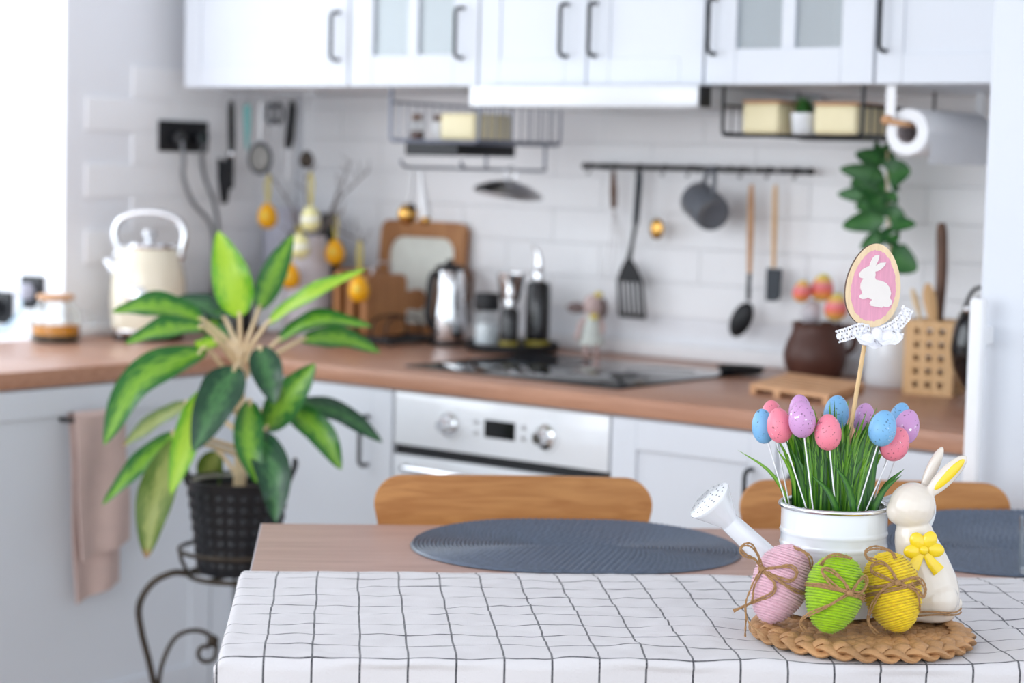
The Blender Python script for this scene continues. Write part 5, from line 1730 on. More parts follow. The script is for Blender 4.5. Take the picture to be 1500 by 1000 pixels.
# ------------------------------------------------------------------ chairs
def chair(label, a, ztop, mat):
    b = -0.09
    c = thing('dining_chair', label, 'chair', W(a, b, 0), TA, group='chairs along the far side of the table')
    w = 0.233
    z1, z0 = ztop, ztop - 0.19
    sp = []
    rt_, rb_ = 0.046, 0.03
    wb_ = w * 0.90
    for cx, cz, rad_, a0 in ((wb_ - rb_, z0 + rb_, rb_, -PI / 2), (w - rt_, z1 - rt_, rt_, -0.12), (-(w - rt_), z1 - rt_, rt_, PI / 2), (-(wb_ - rb_), z0 + rb_, rb_, PI + 0.12)):
        sw = PI / 2 - 0.12 if rad_ == rb_ else PI / 2 + 0.12
        for k in range(9):
            a_ = a0 + sw * k / 8
            sp.append(Vector((cx + rad_ * math.cos(a_), 0, cz + rad_ * math.sin(a_))))
    dense = []
    for k in range(len(sp)):
        p, q = sp[k], sp[(k + 1) % len(sp)]
        m = max(1, int((q - p).length / 0.02))
        dense += [p + (q - p) * (j / m) for j in range(m)]
    sp = dense
    n = len(sp)
    cen = Vector((0, 0, (z0 + z1) / 2))
    rings = []
    for k in (0.0, 0.35, 0.7, 0.94, 1.0):
        rings.append([cen + (p - cen) * k for p in sp])
    curve = lambda x: 0.016 * (1 - (x / w) ** 2)
    vs, fs = [], []
    for side, off in ((0, 0.0), (1, 0.012)):
        for r in rings:
            for p in r:
                vs.append(Vector((p.x, curve(p.x) + off - 0.03, p.z)))
    R_ = len(rings)
    for side in (0, 1):
        for i in range(R_ - 1):
            for k in range(n):
                q = [side * R_ * n + i * n + k, side * R_ * n + i * n + (k + 1) % n, side * R_ * n + (i + 1) * n + (k + 1) % n, side * R_ * n + (i + 1) * n + k]
                fs.append(tuple(q) if side else tuple(reversed(q)))
    for k in range(n):
        fs.append(((R_ - 1) * n + k, (R_ - 1) * n + (k + 1) % n, (2 * R_ - 1) * n + (k + 1) % n, (2 * R_ - 1) * n + k))
    part('backrest', G().add(vs, fs), mat, c)
    sp2 = rrect(-0.21, 0.21, -0.43, -0.02, 0.07, 6)
    g = G().prism(sp2, 0.012, rotx(0))
    g.v = [Vector((v.x, v.z, 0.440 + v.y)) for v in g.v]
    part('seat', g, mat, c)
    for s in (-1, 1):
        part('back_post', G().tube(spline([(s * 0.10, -0.06, 0.438), (s * 0.10, 0.005, 0.445), (s * 0.10, 0.022, 0.50), (s * 0.10, 0.024, z0 + 0.08)], 5), 0.009, 10), 'chrome', c)
        part('leg', G().tube([(s * 0.15, -0.06, 0.438), (s * 0.20, 0.02, 0.0)], 0.010, 10), 'chrome', c)
        part('leg', G().tube([(s * 0.15, -0.34, 0.438), (s * 0.20, -0.40, 0.0)], 0.010, 10), 'chrome', c)
    return c


chair('oak bentwood chair at the table before the oven', 0.417, 0.846, 'oak')
chair('oak bentwood chair behind watering can and bunny', 1.033, 0.846, 'oak')

# ------------------------------------------------------------------ plaited seagrass mat
MC = W(0.790, 0.794, TZ + 0.0015)
SM = thing('seagrass_mat', 'round plaited seagrass mat under watering can and bunny', 'mat', MC)
rr_ = 0.125
ri = 0
while rr_ > 0.012:
    n = max(2, round(2 * PI * rr_ / 0.076))
    hh = 1.0 if ri == 0 else 0.75
    for k in range(3):
        ph = 2 * PI * k / 3
        npt = 26 * n
        pts = []
        ups = []
        for i in range(npt):
            th = 2 * PI * i / npt
            u = n * th + ph
            lat = 0.0095 * math.sin(u)
            ver = 0.0046 * hh * math.sin(2 * u)
            r = rr_ + lat * 0.85
            z = 0.0108 * hh + ver - lat * (0.30 if ri == 0 else 0.0)
            pts.append(Vector((r * math.cos(th), r * math.sin(th), z)))
        g = G().tube(pts, 0.0102 if ri == 0 else 0.0092, 8, closed=True, flat=0.40, up=(0, 0, 1))
        mn = min(v.z for v in g.v)
        part('strand', g, 'sea', SM)
    rr_ -= 0.0225
    ri += 1

MTOP = TZ + 0.0205
# ------------------------------------------------------------------ watering can
CC = (2.8364, -1.6933, 0.9142)
CAN = thing('watering_can', 'white enamel watering can with silver rim holding artificial grass', 'watering can', (CC[0], CC[1], MTOP), VIEW)
CH = 0.1385
rc = 0.0690
prof = [(0, 0.0), (rc * 0.985, 0.0), (rc, 0.003), (rc, 0.082), (rc * 1.006, 0.084), (rc * 1.025, 0.087), (rc * 1.006, 0.090), (rc, 0.092), (rc, 0.099), (rc * 1.006, 0.101), (rc * 1.025, 0.104), (rc * 1.006, 0.107), (rc, 0.109),
        (rc, CH - 0.004), (rc - 0.0015, CH - 0.004), (rc - 0.0015, 0.004), (0, 0.003)]
part('body', G().lathe(prof, seg=64), 'white', CAN, ang=60)
part('rim', G().tube([((rc + 0.0008) * math.cos(2 * PI * k / 64), (rc + 0.0008) * math.sin(2 * PI * k / 64), CH - 0.001) for k in range(64)], 0.0036, 10, closed=True), 'silver', CAN)
part('soil', G().lathe([(0, 0.108), (rc - 0.002, 0.108), (rc - 0.002, 0.104), (0, 0.104)], seg=40), 'soil', CAN)
s_ = 0.000892
px = lambda x, y: ((x - 1222) * s_, (915 - y) * s_)
sx0, sz0 = px(1152, 862)
sx1, sz1 = px(1066, 786)
sy = -0.020
spt = part('spout', G().tube([(sx0, sy, sz0), ((sx0 + sx1) / 2, sy - 0.002, (sz0 + sz1) / 2), (sx1, sy - 0.004, sz1)], [0.0165, 0.0150, 0.0132], 24), 'white', CAN)
rx, rz_ = px(1034, 754)
d_ = Vector((rx - sx1, -0.002, rz_ - sz1))
dn = d_.normalized()
dn2 = (dn + Vector((0, -0.10, 0.04))).normalized()
qd = dn2.to_track_quat('Z', 'Y').to_matrix().to_4x4()
L_ = d_.length
part('rose', G().lathe([(0.0122, -0.002), (0.0135, 0.004), (0.0300, L_ - 0.004), (0.0315, L_ - 0.001), (0.0315, L_ + 0.001), (0.0295, L_ + 0.0025), (0, L_ + 0.0045)], seg=40).xf(tr(sx1, sy - 0.004, sz1) @ qd), 'white', spt)
for ring, cnt in ((0.008, 6), (0.017, 11), (0.025, 16)):
    for k in range(cnt):
        a = 2 * PI * k / cnt
        part('rose_hole', G().lathe([(0, 0.0006), (0.0009, 0.0005), (0.0011, 0)], seg=8).xf(tr(sx1, sy - 0.004, sz1) @ qd @ tr(ring * math.cos(a), ring * math.sin(a), L_ + 0.0045 - 0.0020 * (ring / 0.0295))), 'cable', spt)
h0 = [px(1288, 764), px(1330, 750), px(1366, 752), px(1374, 775), px(1362, 806), px(1330, 842), px(1290, 862)]
part('handle', G().tube(spline([(x, 0.036, z) for x, z in h0], 6), 0.0058, 10, flat=0.8), 'white', CAN)
part('rim_lug', G().ell((rc + 0.001, 0.004, CH - 0.006), (0.005, 0.009, 0.008)), 'silver', CAN)

# artificial grass: every blade a piece
GC = Vector((CC[0], CC[1], MTOP + 0.1082))
GR = thing('artificial_grass', 'tuft of glossy artificial grass filling the watering can', 'grass', GC, VIEW)
PK = [
    ('blue', (2.7558, -1.7464, 1.0328), (2.7910, -1.7376, 0.9299), 0.0148, 0.046, -8, 'blue speckled egg pick at far spout side of the grass'),
    ('pink', (2.7446, -1.7060, 1.0402), (2.7847, -1.7198, 0.9270), 0.0150, 0.046, -6, 'pink speckled egg pick mostly hidden behind the blue and pink pair'),
    ('pink', (2.7909, -1.7641, 1.0387), (2.8236, -1.7448, 0.9329), 0.0165, 0.046, -10, 'pink egg pick with foil patch overlapping blue egg on spout side'),
    ('lilac', (2.7937, -1.7182, 1.0540), (2.8139, -1.7157, 0.9302), 0.0150, 0.044, -5, 'lilac egg pick peeping up behind the lilac egg with silver patch'),
    ('lilac', (2.8262, -1.7684, 1.0504), (2.8355, -1.7481, 0.9339), 0.0172, 0.048, -4, 'lilac egg pick with big silver foil patch in front of grass'),
    ('pink', (2.8523, -1.7469, 1.0345), (2.8592, -1.7319, 0.9350), 0.0172, 0.047, -2, 'pink egg pick standing alone in the middle of grass front'),
    ('blue', (2.8186, -1.6670, 1.0505), (2.8336, -1.6749, 0.9279), 0.0165, 0.046, 4, 'blue egg pick behind grass blades beside rabbit sign stick'),
    ('lilac', (2.8409, -1.6313, 1.0417), (2.8464, -1.6522, 0.9269), 0.0145, 0.042, 6, 'lilac egg pick far behind grass blades beyond rabbit sign stick'),
    ('blue', (2.9075, -1.7052, 1.0418), (2.8799, -1.7104, 0.9360), 0.0175, 0.047, 10, 'blue egg pick leaning out in front on the handle side'),
    ('blue', (2.8777, -1.6021, 1.0438), (2.8643, -1.6443, 0.9282), 0.0140, 0.042, 12, 'blue egg pick peeping out behind lilac egg on handle side'),
    ('lilac', (2.9008, -1.6268, 1.0363), (2.8860, -1.6649, 0.9342), 0.0165, 0.047, 12, 'lilac egg pick leaning furthest over the can handle'),
    ('pink', (2.9045, -1.6643, 1.0176), (2.8850, -1.6962, 0.9350), 0.0182, 0.046, 22, 'pink egg pick leaning lowest above the bunny head'),
]
SG = (2.8595, -1.6548, 1.2199)
SB = (2.8452, -1.6835, 1.0005)
ginv = (Matrix.Translation(GC) @ rotz(VIEW)).inverted()
obst_e = []                     # eggs standing among the blades
obst_s = []                     # wires and the sign's stick
for _m, c_, b_, r_, h_, _t, _l in PK:
    cl_, bl_ = ginv @ Vector(c_), ginv @ Vector(b_)
    obst_e.append((cl_, r_, h_ / 2))
    obst_s.append((cl_, bl_, 0.0012))
obst_s.append((ginv @ (Vector(SG) + Vector((0, 0, -0.035))), ginv @ Vector(SB), 0.0042))


def blade_pts(bx, by, tx_, ty_, ht):
    return [Vector((bx, by, 0.0)), Vector((bx + (tx_ - bx) * 0.12, by + (ty_ - by) * 0.12, ht * 0.38)),
            Vector((bx + (tx_ - bx) * 0.45, by + (ty_ - by) * 0.45, ht * 0.74)), Vector((tx_, ty_, ht))]


def clashes(pts, wd):
    n = 0
    for p in spline(pts, 5):
        for c_, r_, h_ in obst_e:
            d = p - c_
            if math.hypot(d.x, d.y) / (r_ + wd * 0.6 + 0.002) < 1 and (math.hypot(d.x, d.y) / (r_ + wd * 0.6 + 0.002)) ** 2 + (d.z / (h_ + 0.004)) ** 2 < 1:
                n += 10
        for c_, b_, r_ in obst_s:
            if p.z > c_.z:
                continue
            q = c_ + (b_ - c_) * ((c_.z - p.z) / max(1e-5, c_.z - b_.z))
            if abs(q.y - p.y) < r_ + 0.0022 and abs(q.x - p.x) < r_ + wd * 0.5:
                n += 1
    rim = max(math.hypot(p.x, p.y) + wd * 0.5 for p in spline(pts, 6) if p.z < 0.036)
    return n + (20 if rim > 0.0635 else 0)


rnd = random.Random(21)
blades = []
for i in range(185):
    best = None
    for _try in range(60):
        a = rnd.uniform(0, 2 * PI)
        rb = 0.058 * math.sqrt(rnd.random())
        bx, by = rb * math.cos(a), max(-0.024, rb * math.sin(a))
        lean_ = rnd.uniform(0.1, 0.62)
        ht = rnd.uniform(0.10, 0.165) if i % 3 else rnd.uniform(0.13, 0.175)
        a2 = a + rnd.uniform(-0.6, 0.6)
        tx_ = bx * 1.1 + math.cos(a2) * ht * lean_ * 0.50
        ty_ = max(-0.026, by * 1.0 + math.sin(a2) * ht * lean_ * 0.36)
        wd = rnd.uniform(0.0042, 0.0098)
        k = clashes(blade_pts(bx, by, tx_, ty_, ht * (1 - 0.22 * lean_)), wd)
        if best is None or k < best[0]:
            best = (k, (bx, by, tx_, ty_, ht * (1 - 0.22 * lean_), wd, rnd.random(), rnd.uniform(-0.35, 0.35)))
        if k == 0:
            break
    blades.append(best[1])
blades.append((-0.053, 0.022, -0.126, 0.030, 0.094, 0.0050, 0.9, 0))
blades.append((-0.046, 0.024, -0.088, 0.030, 0.128, 0.0040, 0.8, 0))
blades.append((0.045, -0.02, 0.085, -0.02, 0.082, 0.0085, 0.1, 0))
blades.append((0.040, -0.03, 0.080, -0.03, 0.075, 0.0085, 0.1, 0))
blades.append((0.0, -0.045, -0.040, -0.05, 0.075, 0.0085, 0.1, 0))
blades.append((0.02, -0.045, -0.012, -0.05, 0.090, 0.0090, 0.1, 0))
for bx, by, tx_, ty_, ht, wd, cl, tw in blades:
    g = leaf_geo(blade_pts(bx, by, tx_, ty_, ht), wd, (tw, -1, 0.15), 0.16, 9, 2, prof=lambda t: 1.0 if t < 0.55 else max(0.02, 1 - ((t - 0.55) / 0.45) ** 1.4))
    part('blade', g, 'grassl' if cl > 0.55 else 'grassd', GR, ang=180)

# ------------------------------------------------------------------ egg picks
for mt, c, b, r, h, tilt, lab in PK:
    c = Vector(c)
    b = Vector(b)
    t = thing('egg_pick', lab, 'egg pick', c, group='speckled egg picks in the grass')
    q = Matrix.Rotation(VIEW, 4, 'Z') @ Matrix.Rotation(math.radians(tilt), 4, 'Y')
    part('egg', G().egg(r, h, seg=28, rings=20, k=0.10).xf(q), mt, t)
    dv_ = (b - c)
    dv_ = dv_ * ((c.z - (MTOP + 0.109)) / max(1e-4, (c.z - b.z)))
    start = dv_.normalized() * (h * 0.46)
    part('wire_stick', G().tube([start, dv_ * 0.5, dv_], 0.00095, 8), 'pick', t)

# ------------------------------------------------------------------ egg-shaped rabbit sign
SIGN = thing('rabbit_sign', 'pink wooden egg sign with white rabbit on stick in the grass', 'sign', SG, VIEW + math.radians(17))
k_ = 2.66 / 2993.6
outl = []
for i in range(56):
    a = 2 * PI * i / 56
    z = math.sin(a)
    x = math.cos(a) * (1 - 0.14 * z) * 1.01
    outl.append((x * 43.5 * k_, z * 61.5 * k_))
tl = roty(math.radians(4))
part('egg_board', G().prism(outl, 0.0006, tl), 'ply', SIGN, ang=30)
part('board_edge', G().prism([(x * 0.9995, z * 0.9995) for x, z in outl], 0.0042, tl @ tr(0, 0.0007, 0)), 'burnt', SIGN, ang=30)
rnp = random.Random(4)
pk_ = []
for i in range(120):
    a = 2 * PI * i / 120
    z = math.sin(a)
    j = 1 + rnp.uniform(-0.02, 0.02)
    pk_.append((math.cos(a) * (1 - 0.13 * z) * 36.0 * k_ * j, (z * 52.0 - 0.5) * k_ * j))
part('pink_paint', G().prism(pk_, 0.0003, tl @ tr(0, -0.0003, 0)), 'pinkpaint', SIGN, ang=20)
RB_ = [(358, 345), (385, 310), (415, 290), (440, 280), (445, 255), (460, 215), (480, 190), (515, 182), (515, 215), (500, 255), (495, 270), (530, 245), (580, 238), (575, 260), (545, 295), (515, 315),
       (495, 320), (500, 345), (498, 370), (510, 385), (560, 390), (600, 405), (635, 440), (652, 485), (645, 520), (650, 530), (667, 545), (665, 575), (645, 595), (615, 600), (598, 595), (585, 608),
       (545, 605), (490, 600), (476, 580), (485, 560), (495, 550), (475, 545), (450, 535), (440, 545), (410, 552), (382, 545), (378, 525), (400, 510), (400, 495), (382, 465), (380, 430), (390, 400), (400, 385), (370, 380), (358, 365)]
rb = [((x / 5.556 - 90.0) * k_ * 1.03, (78.0 - z / 5.556) * k_) for x, z in RB_]
rb.reverse()
part('rabbit_cutout', G().prism(rb, 0.0018, tl @ tr(0, -0.0022, 0)), 'rabbitwood', SIGN, ang=25)
inv = SIGN.matrix_basis.inverted()
inv = (Matrix.Translation(Vector(SG)) @ rotz(VIEW + math.radians(17))).inverted()
top_ = Vector((0, 0.008, -0.035))
bot_ = inv @ Vector(SB)
bot_ = top_ + (bot_ - top_) * ((SG[2] - 0.035 - (MTOP + 0.109)) / (SG[2] - 0.035 - SB[2]))
part('stick', G().tube([top_, top_ * 0.5 + bot_ * 0.5, bot_], 0.0029, 10), 'stick', SIGN)


def lace(pts, wd, nrm, cols=7, n=10, holes=True):
    """strip of lace: a woven sheet with open eyelets"""
    sp = spline(pts, n)
    vs, rows = [], []
    nr = Vector(nrm)
    for i, p in enumerate(sp):
        tg = (sp[min(i + 1, len(sp) - 1)] - sp[max(i - 1, 0)]).normalized()
        sd = tg.cross(nr).normalized()
        nn = sd.cross(tg)
        row = []
        for j in range(cols + 1):
            u = j / cols - 0.5
            w_ = wd * (1 + (0.06 if i % 2 else -0.02))
            row.append(p + sd * u * w_ + nn * (0.0012 * math.sin(u * 9 + i)))
        rows.append(row)
    g = G()
    m = cols + 1
    vs = [p for r in rows for p in r]
    vs2 = [p + Vector((0, 0.0007, 0)) for p in vs]
    N_ = len(vs)
    fs = []
    for i in range(len(rows) - 1):
        for j in range(cols):
            hole = holes and (j in (1, cols - 2)) and i % 2 == 1
            hole = hole or (holes and j == cols // 2 and i % 4 == 2)
            if hole:
                continue
            a = i * m + j
            fs.append((a, a + 1, a + m + 1, a + m))
            fs.append((N_ + a, N_ + a + m, N_ + a + m + 1, N_ + a + 1))
    return g.add(vs + vs2, fs)


kx = lambda x, y, d=0.0: Vector(((x - 1280) * k_, -0.003 + d, (418 - y) * k_))
LB = part('lace_bow', G().ell(kx(1284, 489, -0.004), (0.0075, 0.007, 0.009)), 'lace', SIGN)
part('lace_tail', lace([kx(1274, 486), kx(1258, 482, -0.004), kx(1240, 487, -0.006), kx(1220, 493, -0.004)], 0.0165, (0, -1, 0.15)), 'lace', LB)
part('lace_tail', lace([kx(1292, 488), kx(1310, 480, -0.002), kx(1326, 466, -0.004), kx(1334, 450, -0.003)], 0.0165, (0, -1, 0.15)), 'lace', LB)
for cxp, cyp, rx_, rz2, sg in ((1268, 494, 0.0150, 0.0105, 1), (1302, 490, 0.0145, 0.0100, -1)):
    c = kx(cxp, cyp, -0.006)
    ring_pts = [c + Vector((rx_ * math.cos(a), 0.0065 * math.sin(a), rz2 * 0.75 * math.sin(a) - sg * 0.004 * math.cos(a))) for a in [2 * PI * q / 10 for q in range(11)]]
    part('lace_loop', lace(ring_pts, 0.0140, (0.15, -0.5, 0.8), 6, 4, False), 'lace', LB)
    part('lace_pleat', G().ell(c + Vector((0, 0.002, -0.002)), (rx_ * 0.85, 0.006, rz2 * 0.8)), 'lace', LB)

# ------------------------------------------------------------------ ceramic bunny
BZ = (2.9613, -1.6597, 0.7955)
BUN = thing('ceramic_bunny', 'glazed ivory bunny figurine with yellow bow beside the yellow egg', 'figurine', (BZ[0], BZ[1], MTOP), VIEW)
s_ = 0.000882
b2l = lambda x, y: ((x - 1366) * s_, (915 - y) * s_)
rowsb = [(915, 1336, 1396), (911, 1328, 1402), (900, 1321, 1407), (885, 1318, 1409), (868, 1317, 1408), (850, 1316, 1403), (833, 1315, 1395), (816, 1313, 1386), (801, 1311, 1377), (788, 1311, 1369), (774, 1314, 1362)]
g = G()
seg = 28
rr = []
vs, fs = [], []
for y, xl, xr in rowsb:
    x0, z = b2l(xl, y)
    x1, _ = b2l(xr, y)
    c, r = (x0 + x1) / 2, (x1 - x0) / 2
    for k in range(seg):
        a = 2 * PI * k / seg
        vs.append(Vector((c + r * math.cos(a), r * 0.86 * math.sin(a), z)))
for i in range(len(rowsb) - 1):
    for k in range(seg):
        fs.append((i * seg + k, i * seg + (k + 1) % seg, (i + 1) * seg + (k + 1) % seg, (i + 1) * seg + k))
fs.append(tuple(reversed(range(seg))))
fs.append(tuple(range((len(rowsb) - 1) * seg, len(rowsb) * seg)))
g.add(vs, fs)
hx_, hz_ = b2l(1334, 749)
g.ell((hx_, 0, hz_), (0.0300, 0.0275, 0.0315), Matrix.Rotation(0.35, 3, 'Y'))
nx_, nz_ = b2l(1317, 756)
g.ell((nx_, 0, nz_), (0.0180, 0.0185, 0.0185))
qx, qz = b2l(1372, 880)
g.ell((qx, -0.018, qz), (0.027, 0.020, 0.026))
g.ell((qx, 0.018, qz), (0.027, 0.020, 0.026))
fx, fz = b2l(1345, 905)
g.ell((fx, -0.016, fz + 0.001), (0.022, 0.014, 0.009))
e1 = b2l(1364, 694)
g.ell((e1[0], 0.012, e1[1]), (0.0080, 0.0062, 0.0310), Matrix.Rotation(0.41, 3, 'Y'))
e2 = b2l(1380, 702)
g.ell((e2[0], -0.008, e2[1]), (0.0118, 0.0065, 0.0365), Matrix.Rotation(0.74, 3, 'Y'))
tl_ = b2l(1410, 893)
g.ell((tl_[0] - 0.004, 0.012, tl_[1]), (0.010, 0.010, 0.010))
blob('body', g, 'bunny', BUN, 0.0016, 8)
e3 = b2l(1383, 699)
part('ear_lining', G().ell((e3[0], -0.0128, e3[1]), (0.0062, 0.0020, 0.0270), Matrix.Rotation(0.74, 3, 'Y')), 'yellow', BUN)
cb = b2l(1346, 806)
BOW = part('bow', G().ell((cb[0], -0.0335, cb[1]), (0.0062, 0.0050, 0.0062)), 'yellow', BUN)
for pxx, pyy, rx_, rz2, ang_ in ((1337, 794, 0.0098, 0.0120, -0.45), (1354, 792, 0.0098, 0.0120, 0.45), (1363, 806, 0.0120, 0.0092, 0.1), (1331, 809, 0.0120, 0.0092, -0.1)):
    p = b2l(pxx, pyy)
    part('bow_loop', G().ell((p[0], -0.0300, p[1]), (rx_, 0.0052, rz2), Matrix.Rotation(ang_, 3, 'Y')), 'yellow', BOW)
for pts in (((1343, 812), (1337, 822), (1331, 832)), ((1350, 812), (1358, 824), (1369, 836))):
    q = [b2l(*p) for p in pts]
    part('bow_tail', G().tube([(q[0][0], -0.0315, q[0][1]), (q[1][0], -0.0325, q[1][1]), (q[2][0], -0.0335, q[2][1])], [0.0045, 0.0070, 0.0088], 10, flat=0.4, up=(0, -1, 0)), 'yellow', BOW)


# ------------------------------------------------------------------ yarn-wrapped eggs with jute bows
def egg_r(z, R, H, k):
    """radius of the egg at height z (centre 0), narrow end down"""
    q = max(-1.0, min(1.0, 2 * z / H))
    return R * math.sqrt(max(0.0, 1 - q * q)) * (1 + k * q)


def yarn_egg(label, c, R, H, tilt, back, mat, px0, twines, turns=34):
    s = 2.56 / 2993.6
    t = thing('yarn_egg', label, 'egg', c, VIEW, group='yarn eggs on the seagrass mat')
    q = rotx(-back) @ roty(math.radians(tilt))
    k = 0.10
    core = [(egg_r(z, R, H, k), z) for z in [-H / 2 * math.cos(PI * i / 20) for i in range(21)]]
    core[0] = (0, -H / 2)
    core[-1] = (0, H / 2)
    part('core', G().lathe(core, seg=32).xf(q), mat, t)
    # the yarn: one long coil laid turn on turn
    n = turns * 30
    ln = [0.0]
    prof = [(egg_r(-H / 2 * math.cos(PI * i / 400), R, H, k), -H / 2 * math.cos(PI * i / 400)) for i in range(401)]
    for i in range(400):
        ln.append(ln[-1] + math.hypot(prof[i + 1][0] - prof[i][0], prof[i + 1][1] - prof[i][1]))
    pts, rad = [], []
    j = 0
    for i in range(n + 1):
        d = ln[-1] * (0.02 + 0.96 * i / n)
        while ln[j + 1] < d:
            j += 1
        f = (d - ln[j]) / max(1e-9, ln[j + 1] - ln[j])
        r = prof[j][0] + (prof[j + 1][0] - prof[j][0]) * f
        z = prof[j][1] + (prof[j + 1][1] - prof[j][1]) * f
        a = 2 * PI * i / 30
        zz = z + 0.0008 * math.sin(a * 1.03 + i * 0.003) + 0.0004 * math.sin(i * 0.37)
        rr2 = r + 0.0009
        pts.append(Vector((rr2 * math.cos(a), rr2 * math.sin(a), zz)))
        rad.append(0.00172 + 0.0002 * math.sin(i * 0.9))
    part('yarn', G().tube(pts, rad, 6).xf(q), mat, t)
    rn = random.Random(int(R * 1e5) + turns)
    g = G()
    nf = 900 if mat == 'ypink' else 420
    for i in range(nf):
        p = pts[rn.randrange(len(pts))]
        nn = Vector((p.x, p.y, p.z * 0.5)).normalized()
        d = (nn + Vector((rn.uniform(-1, 1), rn.uniform(-1, 1), rn.uniform(-1, 1))) * 0.9).normalized()
        a = p + nn * 0.0018
        L = rn.uniform(0.0015, 0.0042)
        sd = d.cross(Vector((rn.uniform(-1, 1), rn.uniform(-1, 1), 1))).normalized() * 0.00008
        m = a + d * L * 0.6
        e = a + d * L + Vector((0, 0, rn.uniform(-0.001, 0.001)))
        g.add([a - sd, a + sd, m + sd, m - sd, e], [(0, 1, 2, 3), (3, 2, 4)])
    fz_ = part('fuzz', g.xf(q), mat, t)
    fz_['kind'] = 'stuff'
    qi = q.inverted()

    def front(x, z, lift):
        """put a point seen at (x, z) on the near surface of the egg, or in front of it"""
        best = None
        for i in range(60):
            y = -0.06 + 0.06 * i / 59
            p = qi @ Vector((x, y, z))
            if abs(p.z) < H / 2 and math.hypot(p.x, p.y) < egg_r(p.z, R, H, k) + 0.003:
                best = y
                break
        if best is None:
            best = -0.016
        return Vector((x, best - lift, z))

    bow = None
    for nm, lift, path, dbl in twines:
        P3 = []
        m = len(path)
        for i, (x, y) in enumerate(path):
            lx = (x - px0[0]) * s
            lz = (px0[1] - y) * s
            lf = lift * (math.sin(PI * i / (m - 1)) if nm in ('loop', 'tail') else 1.0) + 0.0016
            q3 = front(lx, lz, lf)
            wp = Vector(c) + rotz(VIEW) @ q3
            zmin = (MTOP + 0.0015) if (wp.xy - MC.xy).length < 0.142 else TZ + 0.0085
            if wp.z < zmin:          # an end that reaches the mat or the cloth lies out on it
                q3 = q3 + Vector((0, -1, 0.23)) * ((zmin - wp.z) / 0.23)
            P3.append(q3)
        for i in range(1, m - 1):
            P3[i].y = 0.25 * P3[i - 1].y + 0.5 * P3[i].y + 0.25 * P3[i + 1].y if nm in ('tail', 'loop') else P3[i].y
        sp = spline(P3, 7)
        g = G()
        N_ = len(sp)
        for st in range(2 if dbl else 1):
            o_ = (st - 0.5) * 0.0022 if dbl else 0.0
            # two plies twisted round each other
            for ply in (0, 1):
                pp_ = []
                for i, p in enumerate(sp):
                    tg = (sp[min(i + 1, N_ - 1)] - sp[max(i - 1, 0)]).normalized()
                    sd = tg.cross(Vector((0, -1, 0)))
                    if sd.length < 1e-4:
                        sd = Vector((1, 0, 0))
                    sd.normalize()
                    nn = sd.cross(tg)
                    a = i * 0.9 + ply * PI
                    wob = 0.0007 * math.sin(i * 0.35 + st * 2)
                    pp_.append(p + sd * (o_ + wob + 0.00055 * math.cos(a)) + nn * 0.00055 * math.sin(a))
                g.tube(pp_, 0.00085, 6)
        part('twine_' + nm, g, 'twine', t)
    kx_, ky_ = twines[0][2][0]
    kp = front((kx_ - px0[0]) * s, (px0[1] - ky_) * s, 0.003)
    part('knot', G().ell(kp, (0.0046, 0.0040, 0.0038)), 'twine', t)
    # band carried on round the back of the egg
    gb = G()
    zb_ = 0.004
    for dz in (-0.0013, 0.0013):
        ring = []
        for i in range(40):
            a = 2 * PI * i / 40
            r = egg_r(zb_ + dz, R, H, k) + 0.0032
            ring.append(q @ Vector((r * math.cos(a), r * math.sin(a), zb_ + dz)))
        gb.tube(ring, 0.0011, 6, closed=True)
    if mat != 'ypink':
        part('twine_band', gb, 'twine', t)
    return t


c2 = lambda *ps: [(1060 + x / 3.947, 760 + y / 3.947) for x, y in ps]
yarn_egg('pink yarn-wrapped egg tied with jute bow at the spout side', (2.8342, -1.8211, 0.8465), 0.0342, 0.100, 20, 0.22, 'ypink', (1143, 862), [
    ('loop', 0.010, c2((205, 300), (160, 240), (100, 215), (72, 185), (95, 157), (140, 160), (178, 215), (205, 295)), True),
    ('loop', 0.006, c2((212, 300), (290, 278), (365, 268), (398, 300), (370, 340), (310, 342), (225, 312)), True),
    ('tail', 0.010, c2((198, 310), (150, 400), (114, 490), (124, 600), (120, 700)), False),
    ('tail', 0.008, c2((215, 310), (270, 365), (255, 430), (160, 495), (50, 550)), True),
    ('tail', 0.008, c2((205, 315), (165, 410), (150, 480), (118, 530), (140, 610), (195, 690)), False),
    ('band', 0.001, c2((235, 310), (310, 360), (390, 405), (462, 432)), True),
    ('hanger', 0.0, c2((392, 182), (440, 192), (485, 235), (500, 300)), True)])
yarn_egg('lime green yarn-wrapped egg with jute bow, between two others', (2.9121, -1.8224, 0.8462), 0.0338, 0.096, 10.5, 0.22, 'ygreen', (1222, 866), [
    ('loop', 0.007, c2((700, 380), (660, 310), (600, 262), (550, 258), (555, 290), (620, 345), (695, 378)), True),
    ('loop', 0.007, c2((708, 378), (755, 322), (798, 303), (808, 340), (770, 380), (715, 385)), True),
    ('tail', 0.008, c2((695, 385), (600, 440), (520, 488), (450, 540), (440, 580), (472, 622)), True),
    ('band', 0.001, c2((690, 382), (630, 352), (560, 345), (500, 352)), True),
    ('band', 0.001, c2((712, 386), (765, 412), (800, 445)), True),
    ('hanger', 0.0, c2((548, 245), (568, 205), (618, 182), (680, 186), (715, 202)), True)])
